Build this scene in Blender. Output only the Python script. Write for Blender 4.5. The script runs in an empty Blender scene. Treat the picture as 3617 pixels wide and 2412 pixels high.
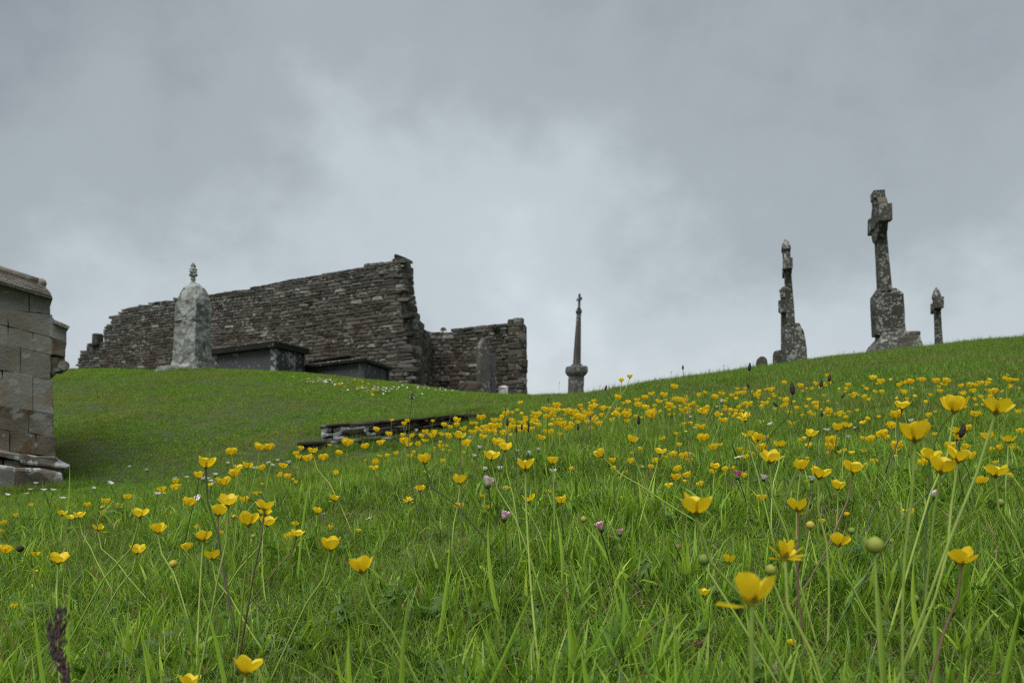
import bpy, bmesh, math, random
import numpy as np
from mathutils import Vector, Matrix, Euler, noise as mnoise

random.seed(7); RNG = np.random.default_rng(7)
scn = bpy.context.scene
COL = scn.collection
R = math.radians

# ------------------------------------------------------------------ camera
F = 2630.0; CX = 1808.5; HZ = 1500.0; CAMZ = 0.0      # focal length in photo pixels, horizon row
cam_d = bpy.data.cameras.new('camera'); cam = bpy.data.objects.new('camera', cam_d); COL.objects.link(cam)
cam.location = (0, 0, 0); cam.rotation_euler = (R(90), 0, 0)
cam_d.sensor_width = 36; cam_d.lens = 36 * F / 3617
cam_d.shift_y = (HZ - 1206) / 3617
cam_d.clip_start = 0.02; cam_d.clip_end = 3000
cam_d.dof.use_dof = True; cam_d.dof.focus_distance = 1.15; cam_d.dof.aperture_fstop = 10.5
scn.camera = cam
# ------------------------------------------------------------------ sky, sun, exposure
SUN_EL, SUN_AZ = 66, -150     # elevation, azimuth measured clockwise from +Y (behind the camera, to the left)
w = bpy.data.worlds.new('World'); scn.world = w; w.use_nodes = True
nt = w.node_tree; nt.nodes.clear()
def N(nt, t, **k):
    n = nt.nodes.new(t)
    for a, b in k.items(): setattr(n, a, b)
    return n
def mathn(nt, op, a, b=None, clamp=False):
    n = N(nt, 'ShaderNodeMath', operation=op); n.use_clamp = clamp
    for i, v in enumerate((a, b)):
        if v is None: continue
        if isinstance(v, (int, float)): n.inputs[i].default_value = v
        else: nt.links.new(v, n.inputs[i])
    return n.outputs[0]
def vmath(nt, op, a, b=None):
    n = N(nt, 'ShaderNodeVectorMath', operation=op)
    for i, v in enumerate((a, b)):
        if v is None: continue
        if isinstance(v, (tuple, list)): n.inputs[i].default_value = v
        else: nt.links.new(v, n.inputs[i])
    return n.outputs['Value' if op in ('DOT_PRODUCT', 'LENGTH', 'DISTANCE') else 'Vector']
def ramp(nt, fac, stops, interp='LINEAR'):
    n = N(nt, 'ShaderNodeValToRGB'); cr = n.color_ramp; cr.interpolation = interp
    while len(cr.elements) < len(stops): cr.elements.new(0.5)
    for e, (p, c) in zip(cr.elements, stops):
        e.position = p; e.color = (*c, 1) if len(c) == 3 else c
    nt.links.new(fac, n.inputs[0]); return n.outputs[0]
def noise(nt, vec, scale, detail=4, rough=0.5, dist=0.0, seed=None):
    n = N(nt, 'ShaderNodeTexNoise'); n.inputs['Scale'].default_value = scale
    n.inputs['Detail'].default_value = detail; n.inputs['Roughness'].default_value = rough
    n.inputs['Distortion'].default_value = dist
    if seed is not None: vec = vmath(nt, 'ADD', vec, (seed, seed * 1.7, -seed))
    nt.links.new(vec, n.inputs['Vector']); return n.outputs[0]
def mixc(nt, fac, a, b, mode='MIX'):
    n = N(nt, 'ShaderNodeMix', data_type='RGBA', blend_type=mode); n.clamp_factor = True
    for s, v in ((n.inputs[0], fac), (n.inputs[6], a), (n.inputs[7], b)):
        if isinstance(v, (int, float)): s.default_value = v
        elif isinstance(v, (tuple, list)): s.default_value = (*v, 1) if len(v) == 3 else v
        else: nt.links.new(v, s)
    return n.outputs[2]
sky = N(nt, 'ShaderNodeTexSky'); sky.sky_type = 'NISHITA'; sky.sun_disc = False
sky.sun_elevation = R(SUN_EL); sky.sun_rotation = R(SUN_AZ)
tc = N(nt, 'ShaderNodeTexCoord'); D = tc.outputs['Generated']
sx = N(nt, 'ShaderNodeSeparateXYZ'); nt.links.new(D, sx.inputs[0])
zz = mathn(nt, 'ADD', mathn(nt, 'MAXIMUM', sx.outputs[2], 0.0), 0.75)
cx_ = N(nt, 'ShaderNodeCombineXYZ')
nt.links.new(mathn(nt, 'DIVIDE', sx.outputs[0], zz), cx_.inputs[0])
nt.links.new(mathn(nt, 'DIVIDE', sx.outputs[1], zz), cx_.inputs[1])
P = cx_.outputs[0]
n1 = noise(nt, vmath(nt, 'MULTIPLY', P, (1.25, 1.0, 1)), 2.0, 3, 0.42, 0.5, 3.1)
n2 = noise(nt, P, 5.2, 4, 0.45, 0.3, 9.4)
n3 = noise(nt, P, 1.1, 1, 0.4, 0.0, 5.2)
cl = mathn(nt, 'ADD', mathn(nt, 'MULTIPLY', n1, 0.72), mathn(nt, 'ADD', mathn(nt, 'MULTIPLY', n2, 0.16), mathn(nt, 'MULTIPLY', n3, 0.22)))
# thinner cloud towards the horizon ahead
cl = mathn(nt, 'ADD', cl, mathn(nt, 'MULTIPLY', mathn(nt, 'SUBTRACT', 0.30, mathn(nt, 'MINIMUM', mathn(nt, 'MAXIMUM', sx.outputs[2], 0.0), .5)), 0.42))
n4 = noise(nt, P, 17, 5, 0.6, 0.2, 1.3)
cl = mathn(nt, 'ADD', mathn(nt, 'MULTIPLY', cl, .62), mathn(nt, 'ADD', .175, mathn(nt, 'MULTIPLY', mathn(nt, 'SUBTRACT', n4, .5), .10)))
wrp = N(nt, 'ShaderNodeTexNoise'); wrp.inputs['Scale'].default_value = 3.2; wrp.inputs['Detail'].default_value = 4; nt.links.new(D, wrp.inputs['Vector'])
DW = vmath(nt, 'ADD', D, vmath(nt, 'MULTIPLY', vmath(nt, 'SUBTRACT', wrp.outputs['Color'], (.5, .5, .5)), (.30, .30, .30)))
for lx_, ly_, rad_, amp_ in ((120,150,.42,-.095),(1000,420,.26,-.055),(1350,150,.24,.06),(1750,650,.20,.05),(2000,1050,.30,.10),(2600,1250,.40,.04),(450,900,.24,.03),(2500,650,.26,-.05),(3300,350,.34,-.06),(3100,1050,.30,.07),(2800,60,.22,.03),(1250,1050,.2,.03)):
    c_ = Vector(((lx_ - 1808) / 2630, 1, (1500 - ly_) / 2630)).normalized()
    ds_ = vmath(nt, 'DISTANCE', DW, tuple(c_))
    cl = mathn(nt, 'ADD', cl, mathn(nt, 'MULTIPLY', mathn(nt, 'EXPONENT', mathn(nt, 'MULTIPLY', mathn(nt, 'MULTIPLY', ds_, ds_), -1 / rad_ ** 2)), amp_))
cc = ramp(nt, cl, [(0.34, (.235, .258, .285)), (0.49, (.33, .362, .388)), (0.61, (.455, .495, .53)), (0.78, (.60, .645, .685))], 'EASE')
cc = mixc(nt, mathn(nt, 'MULTIPLY', n3, .5), cc, mixc(nt, 1.0, cc, (.93, 1.02, .99), 'MULTIPLY'))
b1 = N(nt, 'ShaderNodeBackground'); nt.links.new(sky.outputs[0], b1.inputs[0]); b1.inputs[1].default_value = 0.05
b2 = N(nt, 'ShaderNodeBackground'); nt.links.new(cc, b2.inputs[0]); b2.inputs[1].default_value = 0.395
ms = N(nt, 'ShaderNodeMixShader'); ms.inputs[0].default_value = 0.95
nt.links.new(b1.outputs[0], ms.inputs[1]); nt.links.new(b2.outputs[0], ms.inputs[2])
wo = N(nt, 'ShaderNodeOutputWorld'); nt.links.new(ms.outputs[0], wo.inputs[0])
sl = bpy.data.lights.new('sun', 'SUN'); sl.energy = 1.5; sl.angle = R(55); sl.color = (1, .97, .93)
so = bpy.data.objects.new('sun', sl); COL.objects.link(so)
so.rotation_euler = Euler((R(90 - SUN_EL), 0, R(180 - SUN_AZ)), 'XYZ')
so.location = (-5, -8, 15)
_sd = Vector((math.sin(R(SUN_AZ)) * math.cos(R(SUN_EL)), math.cos(R(SUN_AZ)) * math.cos(R(SUN_EL)), math.sin(R(SUN_EL))))
so.rotation_euler = _sd.to_track_quat('Z', 'Y').to_euler()
vs = scn.view_settings; vs.view_transform = 'Standard'; vs.look = 'None'; vs.exposure = 1.62; vs.gamma = 1; vs.use_curve_mapping = False
scn.cycles.use_denoising = False; scn.cycles.pixel_filter_type = 'BLACKMAN_HARRIS'; scn.cycles.filter_width = 1.1
scn.cycles.max_bounces = 6; scn.cycles.diffuse_bounces = 3; scn.cycles.transmission_bounces = 3

# ------------------------------------------------------------------ helpers
def P3(px, py, Y): return Vector(((px - CX) / F * Y, Y, (HZ - py) / F * Y))
def tag(o, label=None, cat=None, group=None, kind=None):
    if label: o['label'] = label
    if cat: o['category'] = cat
    if group: o['group'] = group
    if kind: o['kind'] = kind
    return o
def empty(name, loc, label, cat, group=None):
    o = bpy.data.objects.new(name, None); COL.objects.link(o); o.location = loc
    o.empty_display_size = 0.05
    return tag(o, label, cat, group)
def mesh_from(name, verts, faces, mat=None, smooth=False):
    me = bpy.data.meshes.new(name); me.from_pydata([tuple(v) for v in verts], [], faces); me.update()
    if mat: me.materials.append(mat)
    if smooth: me.polygons.foreach_set('use_smooth', [True] * len(me.polygons))
    return me
def add(name, me, parent=None, mat4=None):
    o = bpy.data.objects.new(name, me); COL.objects.link(o)
    if parent: o.parent = parent
    if mat4 is not None: o.matrix_basis = mat4
    return o
class MB:
    """collects vertices and faces"""
    def __init__(s): s.v = []; s.f = []
    def addm(s, v, f):
        n = len(s.v); s.v += [Vector(p) for p in v]; s.f += [tuple(i + n for i in q) for q in f]
    def build(s, name, mat, parent=None, smooth=False, bevel=0, rough=0, roughscale=6, seed=0, subdiv=0):
        base = parent.location if parent else Vector()
        me = bpy.data.meshes.new(name)
        me.from_pydata([tuple(p - base) for p in s.v], [], s.f); me.update()
        if bevel or rough or subdiv:
            bm = bmesh.new(); bm.from_mesh(me)
            bmesh.ops.remove_doubles(bm, verts=bm.verts, dist=1e-5)
            bmesh.ops.recalc_face_normals(bm, faces=bm.faces)
            if bevel:
                bmesh.ops.bevel(bm, geom=[e for e in bm.edges if e.is_manifold and e.calc_face_angle(0) > 0.45], offset=bevel, segments=2, profile=0.6, affect='EDGES', clamp_overlap=True)
            if subdiv:
                for _ in range(subdiv):
                    L = [e for e in bm.edges if e.calc_length() > 0.045]
                    bmesh.ops.subdivide_edges(bm, edges=L, cuts=1, use_grid_fill=True)
            if rough:
                bm.normal_update()
                for q in bm.verts:
                    c = (q.co + base) * roughscale + Vector((seed, seed, seed))
                    q.co += q.normal * rough * (mnoise.noise(c) + .5 * mnoise.noise(c * 2.3) + .35 * mnoise.noise(c * 5.1))
            bm.to_mesh(me); bm.free()
        me.materials.append(mat)
        if smooth: me.polygons.foreach_set('use_smooth', [True] * len(me.polygons))
        return add(name, me, parent)
def prism(mb, front, depthvec):
    """front: list of 3-D points (polygon), extruded along depthvec"""
    n = len(front); d = Vector(depthvec)
    mb.addm(list(front) + [p + d for p in front], [tuple(range(n))] + [tuple(range(2 * n - 1, n - 1, -1))] +
            [(i, i + n, (i + 1) % n + n, (i + 1) % n) for i in range(n)])
def rings(mb, secs, cap=True):
    n = len(secs[0]); o = len(mb.v)
    for s in secs: mb.v += [Vector(p) for p in s]
    for k in range(len(secs) - 1):
        for i in range(n):
            a = o + k * n + i; b = o + k * n + (i + 1) % n
            mb.f.append((a, b, b + n, a + n))
    if cap:
        mb.f.append(tuple(o + i for i in range(n - 1, -1, -1)))
        mb.f.append(tuple(o + (len(secs) - 1) * n + i for i in range(n)))
def tube_data(pts, rads, n=6):
    """swept tube as verts, faces"""
    V = []; Fc = []
    pts = [Vector(p) for p in pts]
    for k, p in enumerate(pts):
        t = (pts[min(k + 1, len(pts) - 1)] - pts[max(k - 1, 0)]).normalized()
        a = t.cross(Vector((0, 1, 0.13))).normalized(); b = t.cross(a)
        for i in range(n):
            an = 2 * math.pi * i / n
            V.append(p + (a * math.cos(an) + b * math.sin(an)) * rads[k])
    for k in range(len(pts) - 1):
        for i in range(n):
            Fc.append((k * n + i, k * n + (i + 1) % n, (k + 1) * n + (i + 1) % n, (k + 1) * n + i))
    return V, Fc

# ------------------------------------------------------------------ materials
def newmat(name):
    m = bpy.data.materials.new(name); m.use_nodes = True; t = m.node_tree; t.nodes.clear()
    out = N(t, 'ShaderNodeOutputMaterial'); return m, t, out
def geo(t): return N(t, 'ShaderNodeNewGeometry')
def stone_mat(name, cols, lichen=0.3, lichen_col=(.42, .44, .42), lscale=14, rust=0.0, rust_col=(.16, .075, .03), fine=1.0, moss=0.0, rand=0.5, coarse=1.0, bumpd=.012, palest=0.0):
    m, t, out = newmat(name); g = geo(t); pos = g.outputs['Position']
    oi = N(t, 'ShaderNodeObjectInfo')
    rnd = mathn(t, 'FRACT', mathn(t, 'ADD', g.outputs['Random Per Island'], oi.outputs['Random']))
    a = noise(t, pos, 2.2 * coarse, 5, .6, 0.4); b = noise(t, pos, 38 * fine, 4, .7)
    f = mathn(t, 'ADD', mathn(t, 'MULTIPLY', rnd, rand), mathn(t, 'MULTIPLY', a, 1.15 - rand))
    f = mathn(t, 'ADD', mathn(t, 'MULTIPLY', f, .8), mathn(t, 'MULTIPLY', b, .22))
    base = ramp(t, f, [(.28, cols[0]), (.52, cols[1]), (.78, cols[2])])
    base = mixc(t, mathn(t, 'MULTIPLY', mathn(t, 'SUBTRACT', b, .35, True), 1.5), base, mixc(t, .45, base, (0.012, .011, .01)))
    if palest: base = mixc(t, mathn(t, 'GREATER_THAN', rnd, palest), base, mixc(t, b, (.10, .10, .09), (.36, .36, .33)))
    if rust:
        r_ = noise(t, pos, 3.1 * coarse, 5, .65, .6, 4.2)
        base = mixc(t, mathn(t, 'MULTIPLY', ramp(t, r_, [(.50, (0, 0, 0)), (.62, (1, 1, 1))]), rust), base, rust_col)
    if moss:
        r_ = noise(t, pos, 5, 4, .6, .3, 8.8)
        base = mixc(t, mathn(t, 'MULTIPLY', ramp(t, r_, [(.54, (0, 0, 0)), (.66, (1, 1, 1))]), moss), base, (.035, .042, .013))
    # crusty pale lichen: blotchy cells broken up by noise
    vo = N(t, 'ShaderNodeTexVoronoi'); vo.inputs['Scale'].default_value = lscale
    wv = pos
    t.links.new(wv, vo.inputs['Vector'])
    pn = noise(t, pos, lscale * .30, 4, .65, .5, 1.7); pf = noise(t, pos, lscale * 3.2, 3, .7, .2, 6.7)
    lv = mathn(t, 'ADD', mathn(t, 'MULTIPLY', vo.outputs['Distance'], -.45), mathn(t, 'ADD', pn, mathn(t, 'MULTIPLY', pf, .55)))
    e = .78 - lichen * .30
    lm = ramp(t, lv, [(e, (0, 0, 0)), (e + .07, (1, 1, 1))])
    lc = mixc(t, pf, lichen_col, tuple(c * .55 for c in lichen_col))
    base = mixc(t, mathn(t, 'MULTIPLY', lm, .88), base, lc)
    bs = N(t, 'ShaderNodeBsdfPrincipled'); t.links.new(base, bs.inputs['Base Color']); bs.inputs['Roughness'].default_value = .93
    bs.inputs['Specular IOR Level'].default_value = .2
    bp = N(t, 'ShaderNodeBump'); bp.inputs['Strength'].default_value = .8; bp.inputs['Distance'].default_value = bumpd
    t.links.new(mathn(t, 'ADD', mathn(t, 'ADD', mathn(t, 'MULTIPLY', b, .6), a), mathn(t, 'MULTIPLY', lm, .12)), bp.inputs['Height'])
    t.links.new(bp.outputs[0], bs.inputs['Normal']); t.links.new(bs.outputs[0], out.inputs[0]); return m
def leaf_mat(name, stops, patch=None, dry=0.0, trans=.35, gloss=.45, tip=None, patchscale=1.3, usepos=False):
    """plant tissue: colour varies per blade, per clump and in broad patches over the ground"""
    m, t, out = newmat(name); g = geo(t); oi = N(t, 'ShaderNodeObjectInfo')
    r1 = g.outputs['Random Per Island']; r2 = oi.outputs['Random']
    f = mathn(t, 'ADD', mathn(t, 'MULTIPLY', r1, .62), mathn(t, 'MULTIPLY', r2, .38))
    c = ramp(t, f, stops)
    loc = g.outputs['Position'] if usepos else oi.outputs['Location']
    if patch:
        pn = noise(t, loc, patchscale, 4, .6, .4, 2.2); pn2 = noise(t, loc, patchscale * 3.7, 3, .6, .2, 7.1)
        pf = mathn(t, 'ADD', mathn(t, 'MULTIPLY', pn, .65), mathn(t, 'MULTIPLY', pn2, .35))
        c = mixc(t, ramp(t, pf, [(.46, (0, 0, 0)), (.58, (1, 1, 1))]), c, mixc(t, .5, c, patch))
    if dry:
        dr = mathn(t, 'FRACT', mathn(t, 'MULTIPLY', mathn(t, 'ADD', r1, r2), 7.31))
        c = mixc(t, mathn(t, 'LESS_THAN', dr, dry), c, (.26, .20, .085))
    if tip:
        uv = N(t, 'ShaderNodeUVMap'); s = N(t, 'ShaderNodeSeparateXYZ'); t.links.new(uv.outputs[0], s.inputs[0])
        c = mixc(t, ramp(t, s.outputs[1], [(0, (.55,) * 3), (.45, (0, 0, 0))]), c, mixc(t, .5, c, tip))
    bs = N(t, 'ShaderNodeBsdfPrincipled'); t.links.new(c, bs.inputs['Base Color']); bs.inputs['Roughness'].default_value = gloss
    bs.inputs['Specular IOR Level'].default_value = .35
    tr = N(t, 'ShaderNodeBsdfTranslucent'); t.links.new(mixc(t, .5, c, mixc(t, 1.0, c, (1.7, 1.7, .6), 'MULTIPLY')), tr.inputs[0])
    mx = N(t, 'ShaderNodeMixShader'); mx.inputs[0].default_value = trans
    t.links.new(bs.outputs[0], mx.inputs[1]); t.links.new(tr.outputs[0], mx.inputs[2]); t.links.new(mx.outputs[0], out.inputs[0]); return m
def plain_mat(name, col, rough=.6, trans=0.0, vary=.25, scale=300, col2=None, spec=.4):
    m, t, out = newmat(name); g = geo(t); oi = N(t, 'ShaderNodeObjectInfo')
    n = noise(t, g.outputs['Position'], scale, 3, .6)
    f = mathn(t, 'ADD', mathn(t, 'MULTIPLY', n, .6), mathn(t, 'MULTIPLY', oi.outputs['Random'], .4))
    c2 = col2 or tuple(v * (1 - vary) for v in col)
    c = ramp(t, f, [(.3, c2), (.7, col)])
    bs = N(t, 'ShaderNodeBsdfPrincipled'); t.links.new(c, bs.inputs['Base Color']); bs.inputs['Roughness'].default_value = rough
    bs.inputs['Specular IOR Level'].default_value = spec
    if trans:
        tr = N(t, 'ShaderNodeBsdfTranslucent'); t.links.new(c, tr.inputs[0])
        mx = N(t, 'ShaderNodeMixShader'); mx.inputs[0].default_value = trans
        t.links.new(bs.outputs[0], mx.inputs[1]); t.links.new(tr.outputs[0], mx.inputs[2]); t.links.new(mx.outputs[0], out.inputs[0])
    else: t.links.new(bs.outputs[0], out.inputs[0])
    return m

M_ruin = stone_mat('ruin_stone', [(.038, .033, .025), (.076, .067, .052), (.128, .117, .098)], lichen=.30, lichen_col=(.27, .27, .24), lscale=6.5, rust=.5, rust_col=(.052, .034, .018), palest=.965, rand=.62, fine=.6, coarse=.6, moss=.15, bumpd=.03)
M_ruintop = stone_mat('weathered_grey_stone', [(.036, .034, .029), (.078, .074, .064), (.135, .13, .115)], lichen=.36, lichen_col=(.27, .28, .25), lscale=7, palest=.97, rand=.6, fine=.6, coarse=.6, bumpd=.03)
M_core = stone_mat('mortar_core', [(.026, .023, .018), (.055, .048, .038), (.09, .081, .067)], lichen=.15, lscale=6, bumpd=.02)
M_cross = stone_mat('lichened_limestone', [(.030, .029, .024), (.058, .055, .046), (.092, .088, .075)], lichen=.62, lichen_col=(.31, .33, .31), lscale=24, moss=.35, fine=.8, rand=.25)
M_cross_brown = stone_mat('brown_limestone', [(.032, .030, .023), (.062, .057, .043), (.10, .092, .07)], lichen=.36, lichen_col=(.34, .36, .33), lscale=15, moss=.35, fine=.8, rand=.25)
M_obelisk = stone_mat('grey_obelisk_stone', [(.04, .039, .035), (.075, .073, .066), (.12, .118, .108)], lichen=.42, lichen_col=(.32, .34, .32), lscale=9, fine=.7, rand=.3)
M_pale = stone_mat('pale_lichened_stone', [(.060, .059, .050), (.12, .123, .110), (.23, .243, .225)], lichen=.86, lichen_col=(.36, .39, .37), lscale=11, fine=.7, rand=.15, coarse=1.6, moss=.2)
M_slate = stone_mat('dark_slate_slab', [(.04, .043, .046), (.065, .070, .074), (.095, .10, .105)], lichen=.22, lichen_col=(.36, .38, .38), lscale=10, fine=.6, rand=.25)
M_slab_edge = stone_mat('mossy_ledger_slab', [(.006, .006, .005), (.012, .012, .010), (.028, .028, .023)], lichen=.12, lichen_col=(.28, .29, .26), lscale=9, rand=.2)
M_tomb = stone_mat('ashlar_grey_block', [(.108, .104, .088), (.172, .170, .148), (.235, .236, .210)], lichen=.26, lichen_col=(.29, .30, .26), lscale=13, rust=.55, rust_col=(.15, .092, .034), rand=.3, fine=1.1, coarse=1.2)
M_tomb_low = stone_mat('stained_ashlar_block', [(.055, .047, .034), (.118, .105, .080), (.205, .20, .178)], lichen=.34, lichen_col=(.28, .29, .27), lscale=9, rust=.9, rust_col=(.085, .052, .022), rand=.25, fine=1.1, coarse=2.2)
M_tomb_white = stone_mat('white_lichen_plinth', [(.05, .043, .033), (.12, .11, .09), (.24, .23, .21)], lichen=.74, lichen_col=(.50, .52, .52), lscale=8, rust=.4, rand=.25, coarse=1.6)
M_roof = stone_mat('roof_shingle_stone', [(.10, .095, .08), (.16, .152, .13), (.235, .225, .20)], lichen=.35, lichen_col=(.32, .32, .27), lscale=16, rust=.25, rand=.4, coarse=1.2)
M_kerb = stone_mat('mossy_kerb_stone', [(.018, .014, .010), (.045, .037, .028), (.10, .09, .075)], lichen=.38, lichen_col=(.36, .37, .35), lscale=7, rust=.5, rust_col=(.045, .028, .014), moss=.7, rand=.35, coarse=2.0)
M_kerb_white = stone_mat('white_crusted_stone', [(.09, .085, .07), (.16, .155, .14), (.25, .25, .23)], lichen=.86, lichen_col=(.55, .57, .57), lscale=5, rand=.2)

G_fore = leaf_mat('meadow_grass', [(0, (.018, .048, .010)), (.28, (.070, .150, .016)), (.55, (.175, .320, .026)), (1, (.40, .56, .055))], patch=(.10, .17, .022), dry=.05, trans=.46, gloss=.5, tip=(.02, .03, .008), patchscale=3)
G_clump = leaf_mat('dark_turf', [(0, (.030, .085, .012)), (.5, (.07, .16, .018)), (1, (.13, .25, .03))], trans=.35, gloss=.6)
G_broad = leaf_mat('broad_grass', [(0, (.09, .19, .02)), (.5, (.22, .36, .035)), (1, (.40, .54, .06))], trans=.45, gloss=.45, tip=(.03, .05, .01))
G_mid = leaf_mat('slope_grass', [(0, (.040, .096, .012)), (.5, (.108, .218, .019)), (1, (.20, .33, .032))], patch=(.18, .185, .055), dry=.035, trans=.38, gloss=.6, patchscale=1.5)
G_hill = leaf_mat('mown_grass', [(0, (.048, .115, .012)), (.5, (.122, .245, .018)), (1, (.22, .36, .032))], patch=(.20, .20, .045), dry=.02, trans=.35, gloss=.7, patchscale=.75)
G_leaf = leaf_mat('broad_leaf', [(0, (.035, .085, .016)), (.5, (.06, .13, .02)), (1, (.10, .18, .03))], trans=.35, gloss=.5)
G_dry = leaf_mat('dry_thatch', [(0, (.10, .075, .035)), (.5, (.22, .18, .09)), (1, (.42, .37, .22))], trans=.2, gloss=.7)

# ------------------------------------------------------------------ terrain
TK = {  # photo column -> (depth, height) profile of the ground along that line of sight
 -1400: [(0,-.33),(1,-.33),(2.2,-.32),(3.2,-.34),(4.2,-.40),(5.2,-.42),(8,.1),(11,.55),(13,.65),(16,.6),(25,.7),(60,-1)],
 0:    [(0,-.33),(1,-.32),(2.2,-.30),(3.2,-.32),(4.2,-.42),(5.2,-.42),(8,.16),(9.7,.56),(11,.77),(13,.86),(16,.8),(25,.9),(60,-1)],
 600:  [(0,-.33),(1,-.31),(2.2,-.27),(3.0,-.27),(4.0,-.39),(5.0,-.40),(8,.22),(9.7,.62),(11,.83),(13,.90),(16,.8),(25,.9),(60,-1)],
 1000: [(0,-.33),(1,-.29),(2.2,-.23),(2.9,-.23),(3.8,-.33),(5,-.34),(6.4,-.07),(9.3,.58),(10.6,.76),(12.5,.86),(16,.8),(25,.9),(60,-1)],
 1180: [(0,-.33),(1,-.28),(2.3,-.2),(3,-.20),(3.8,-.29),(5.0,-.30),(5.35,-.29),(5.8,-.03),(6.3,.02),(9,.50),(10.4,.66),(12,.76),(16,.7),(25,.8),(60,-1)],
 1400: [(0,-.33),(1,-.27),(2.3,-.17),(3,-.18),(3.8,-.25),(5.0,-.28),(5.65,-.28),(6.15,.0),(6.6,.05),(9,.46),(10.3,.59),(12,.68),(16,.6),(25,.7),(60,-1)],
 1650: [(0,-.33),(1,-.25),(2.3,-.14),(3,-.11),(4,-.13),(5.2,-.20),(6.05,-.18),(6.5,.07),(7,.13),(9,.38),(10,.45),(12,.48),(16,.4),(25,.4),(60,-1)],
 1900: [(0,-.33),(1,-.23),(2.3,-.11),(3,-.07),(4,-.02),(5.5,.08),(7,.21),(8.8,.34),(11,.4),(16,.3),(25,.3),(60,-1)],
 2100: [(0,-.33),(1,-.21),(2.3,-.10),(3,-.05),(4.5,.09),(6.5,.26),(8,.32),(12,.45),(16,.4),(25,.2),(60,-1)],
 2500: [(0,-.33),(1,-.20),(2.3,-.08),(3,-.02),(5,.22),(6.5,.40),(7.5,.485),(9,.53),(12,.72),(16,.7),(25,.4),(60,-1)],
 3000: [(0,-.33),(1,-.19),(2.3,-.07),(3,.0),(5,.32),(6.5,.55),(7.5,.695),(9,.80),(12,1.08),(16,1.1),(25,.6),(60,-1)],
 3617: [(0,-.33),(1,-.18),(2.3,-.05),(3,.04),(5,.42),(6.5,.70),(7.5,.86),(9,1.0),(12,1.3),(16,1.4),(25,.8),(60,-1)],
 5200: [(0,-.33),(1,-.15),(2.3,.0),(3,.10),(5,.5),(6.5,.8),(7.5,.95),(9,1.1),(12,1.4),(16,1.5),(25,.9),(60,-1)],
}
TH = np.linspace(R(-65), R(65), 131); SS = np.linspace(0, math.log(61), 420)
def _table():
    cols = sorted(TK); th = [math.atan((c - CX) / F) for c in cols]
    A = np.array([np.interp(np.exp(SS) - 1, [k[0] for k in TK[c]], [k[1] for k in TK[c]]) for c in cols])
    T = np.array([np.interp(TH, th, A[:, j]) for j in range(len(SS))]).T      # theta x s
    def sm(M, n, ax):
        k = np.exp(-np.linspace(-2, 2, 2 * n + 1) ** 2); k /= k.sum()
        Mp = np.pad(M, [(n, n) if a == ax else (0, 0) for a in (0, 1)], mode='edge')
        return np.apply_along_axis(lambda v: np.convolve(v, k, 'valid'), ax, Mp)
    return sm(sm(T, 5, 0), 6, 1)
TT = _table()
def hnoise(x, y):
    z = 0
    for fx, fy, p, a in ((1.7, .6, .3, .010), (-.9, 2.1, 1.9, .010), (4.1, 2.3, .7, .0055), (-3.1, 5.2, 2.2, .0055), (9.3, -6.1, 4.1, .0025), (7.7, 11.3, .9, .0025), (.55, .8, 3.3, .018)):
        z = z + a * np.sin(fx * x + fy * y + p)
    return z
def ter(x, y):
    x = np.asarray(x, float); y = np.asarray(y, float)
    r = np.hypot(x, y); th = np.arctan2(x, y); tc_ = np.clip(th, R(-65), R(65))
    s = np.log1p(np.minimum(r * np.cos(tc_), 60))
    i = (tc_ - TH[0]) / (TH[1] - TH[0]); i0 = np.clip(i.astype(int), 0, len(TH) - 2); fi = i - i0
    j = s / (SS[1] - SS[0]); j0 = np.clip(j.astype(int), 0, len(SS) - 2); fj = np.clip(j - j0, 0, 1)
    z = (TT[i0, j0] * (1 - fi) + TT[i0 + 1, j0] * fi) * (1 - fj) + (TT[i0, j0 + 1] * (1 - fi) + TT[i0 + 1, j0 + 1] * fi) * fj
    b = np.clip((np.abs(th) - R(65)) / R(75), 0, 1); b = b * b * (3 - 2 * b)
    far = -.33 - np.clip(r - 10, 0, 50) * .0134
    z = z * (1 - b) + far * b
    return z + hnoise(x, y) * np.clip(r * .8, .2, 1)
def gz(x, y): return float(ter(x, y))

radii = np.concatenate([[0.02], np.geomspace(.12, 30, 190), np.geomspace(33, 900, 26)])
angs = np.concatenate([np.linspace(-48, 48, 241), np.linspace(51, 309, 87)]) * math.pi / 180
Rg, Ag = np.meshgrid(radii, angs, indexing='ij')
X = Rg * np.sin(Ag); Yg = Rg * np.cos(Ag); Z = ter(X, Yg)
V = np.stack([X, Yg, Z], -1).reshape(-1, 3); nr, na = len(radii), len(angs)
Fc = [(i * na + j, i * na + (j + 1) % na, (i + 1) * na + (j + 1) % na, (i + 1) * na + j) for i in range(nr - 1) for j in range(na)]
Fc.append(tuple(range(na - 1, -1, -1)))
def ground_mat():
    m, t, out = newmat('turf_soil'); g = geo(t); p = g.outputs['Position']
    a = noise(t, p, 1.1, 5, .6, .3); b = noise(t, p, 60, 5, .7)
    c = ramp(t, b, [(.35, (.016, .022, .006)), (.5, (.035, .050, .012)), (.62, (.060, .080, .022)), (.72, (.10, .085, .04))])
    c = mixc(t, ramp(t, a, [(.45, (0, 0, 0)), (.62, (1, 1, 1))]), c, mixc(t, .6, c, (.06, .075, .02)))
    bs = N(t, 'ShaderNodeBsdfPrincipled'); t.links.new(c, bs.inputs['Base Color']); bs.inputs['Roughness'].default_value = .95
    bp = N(t, 'ShaderNodeBump'); bp.inputs['Distance'].default_value = .02; t.links.new(b, bp.inputs['Height']); t.links.new(bp.outputs[0], bs.inputs['Normal'])
    t.links.new(bs.outputs[0], out.inputs[0]); return m
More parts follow.
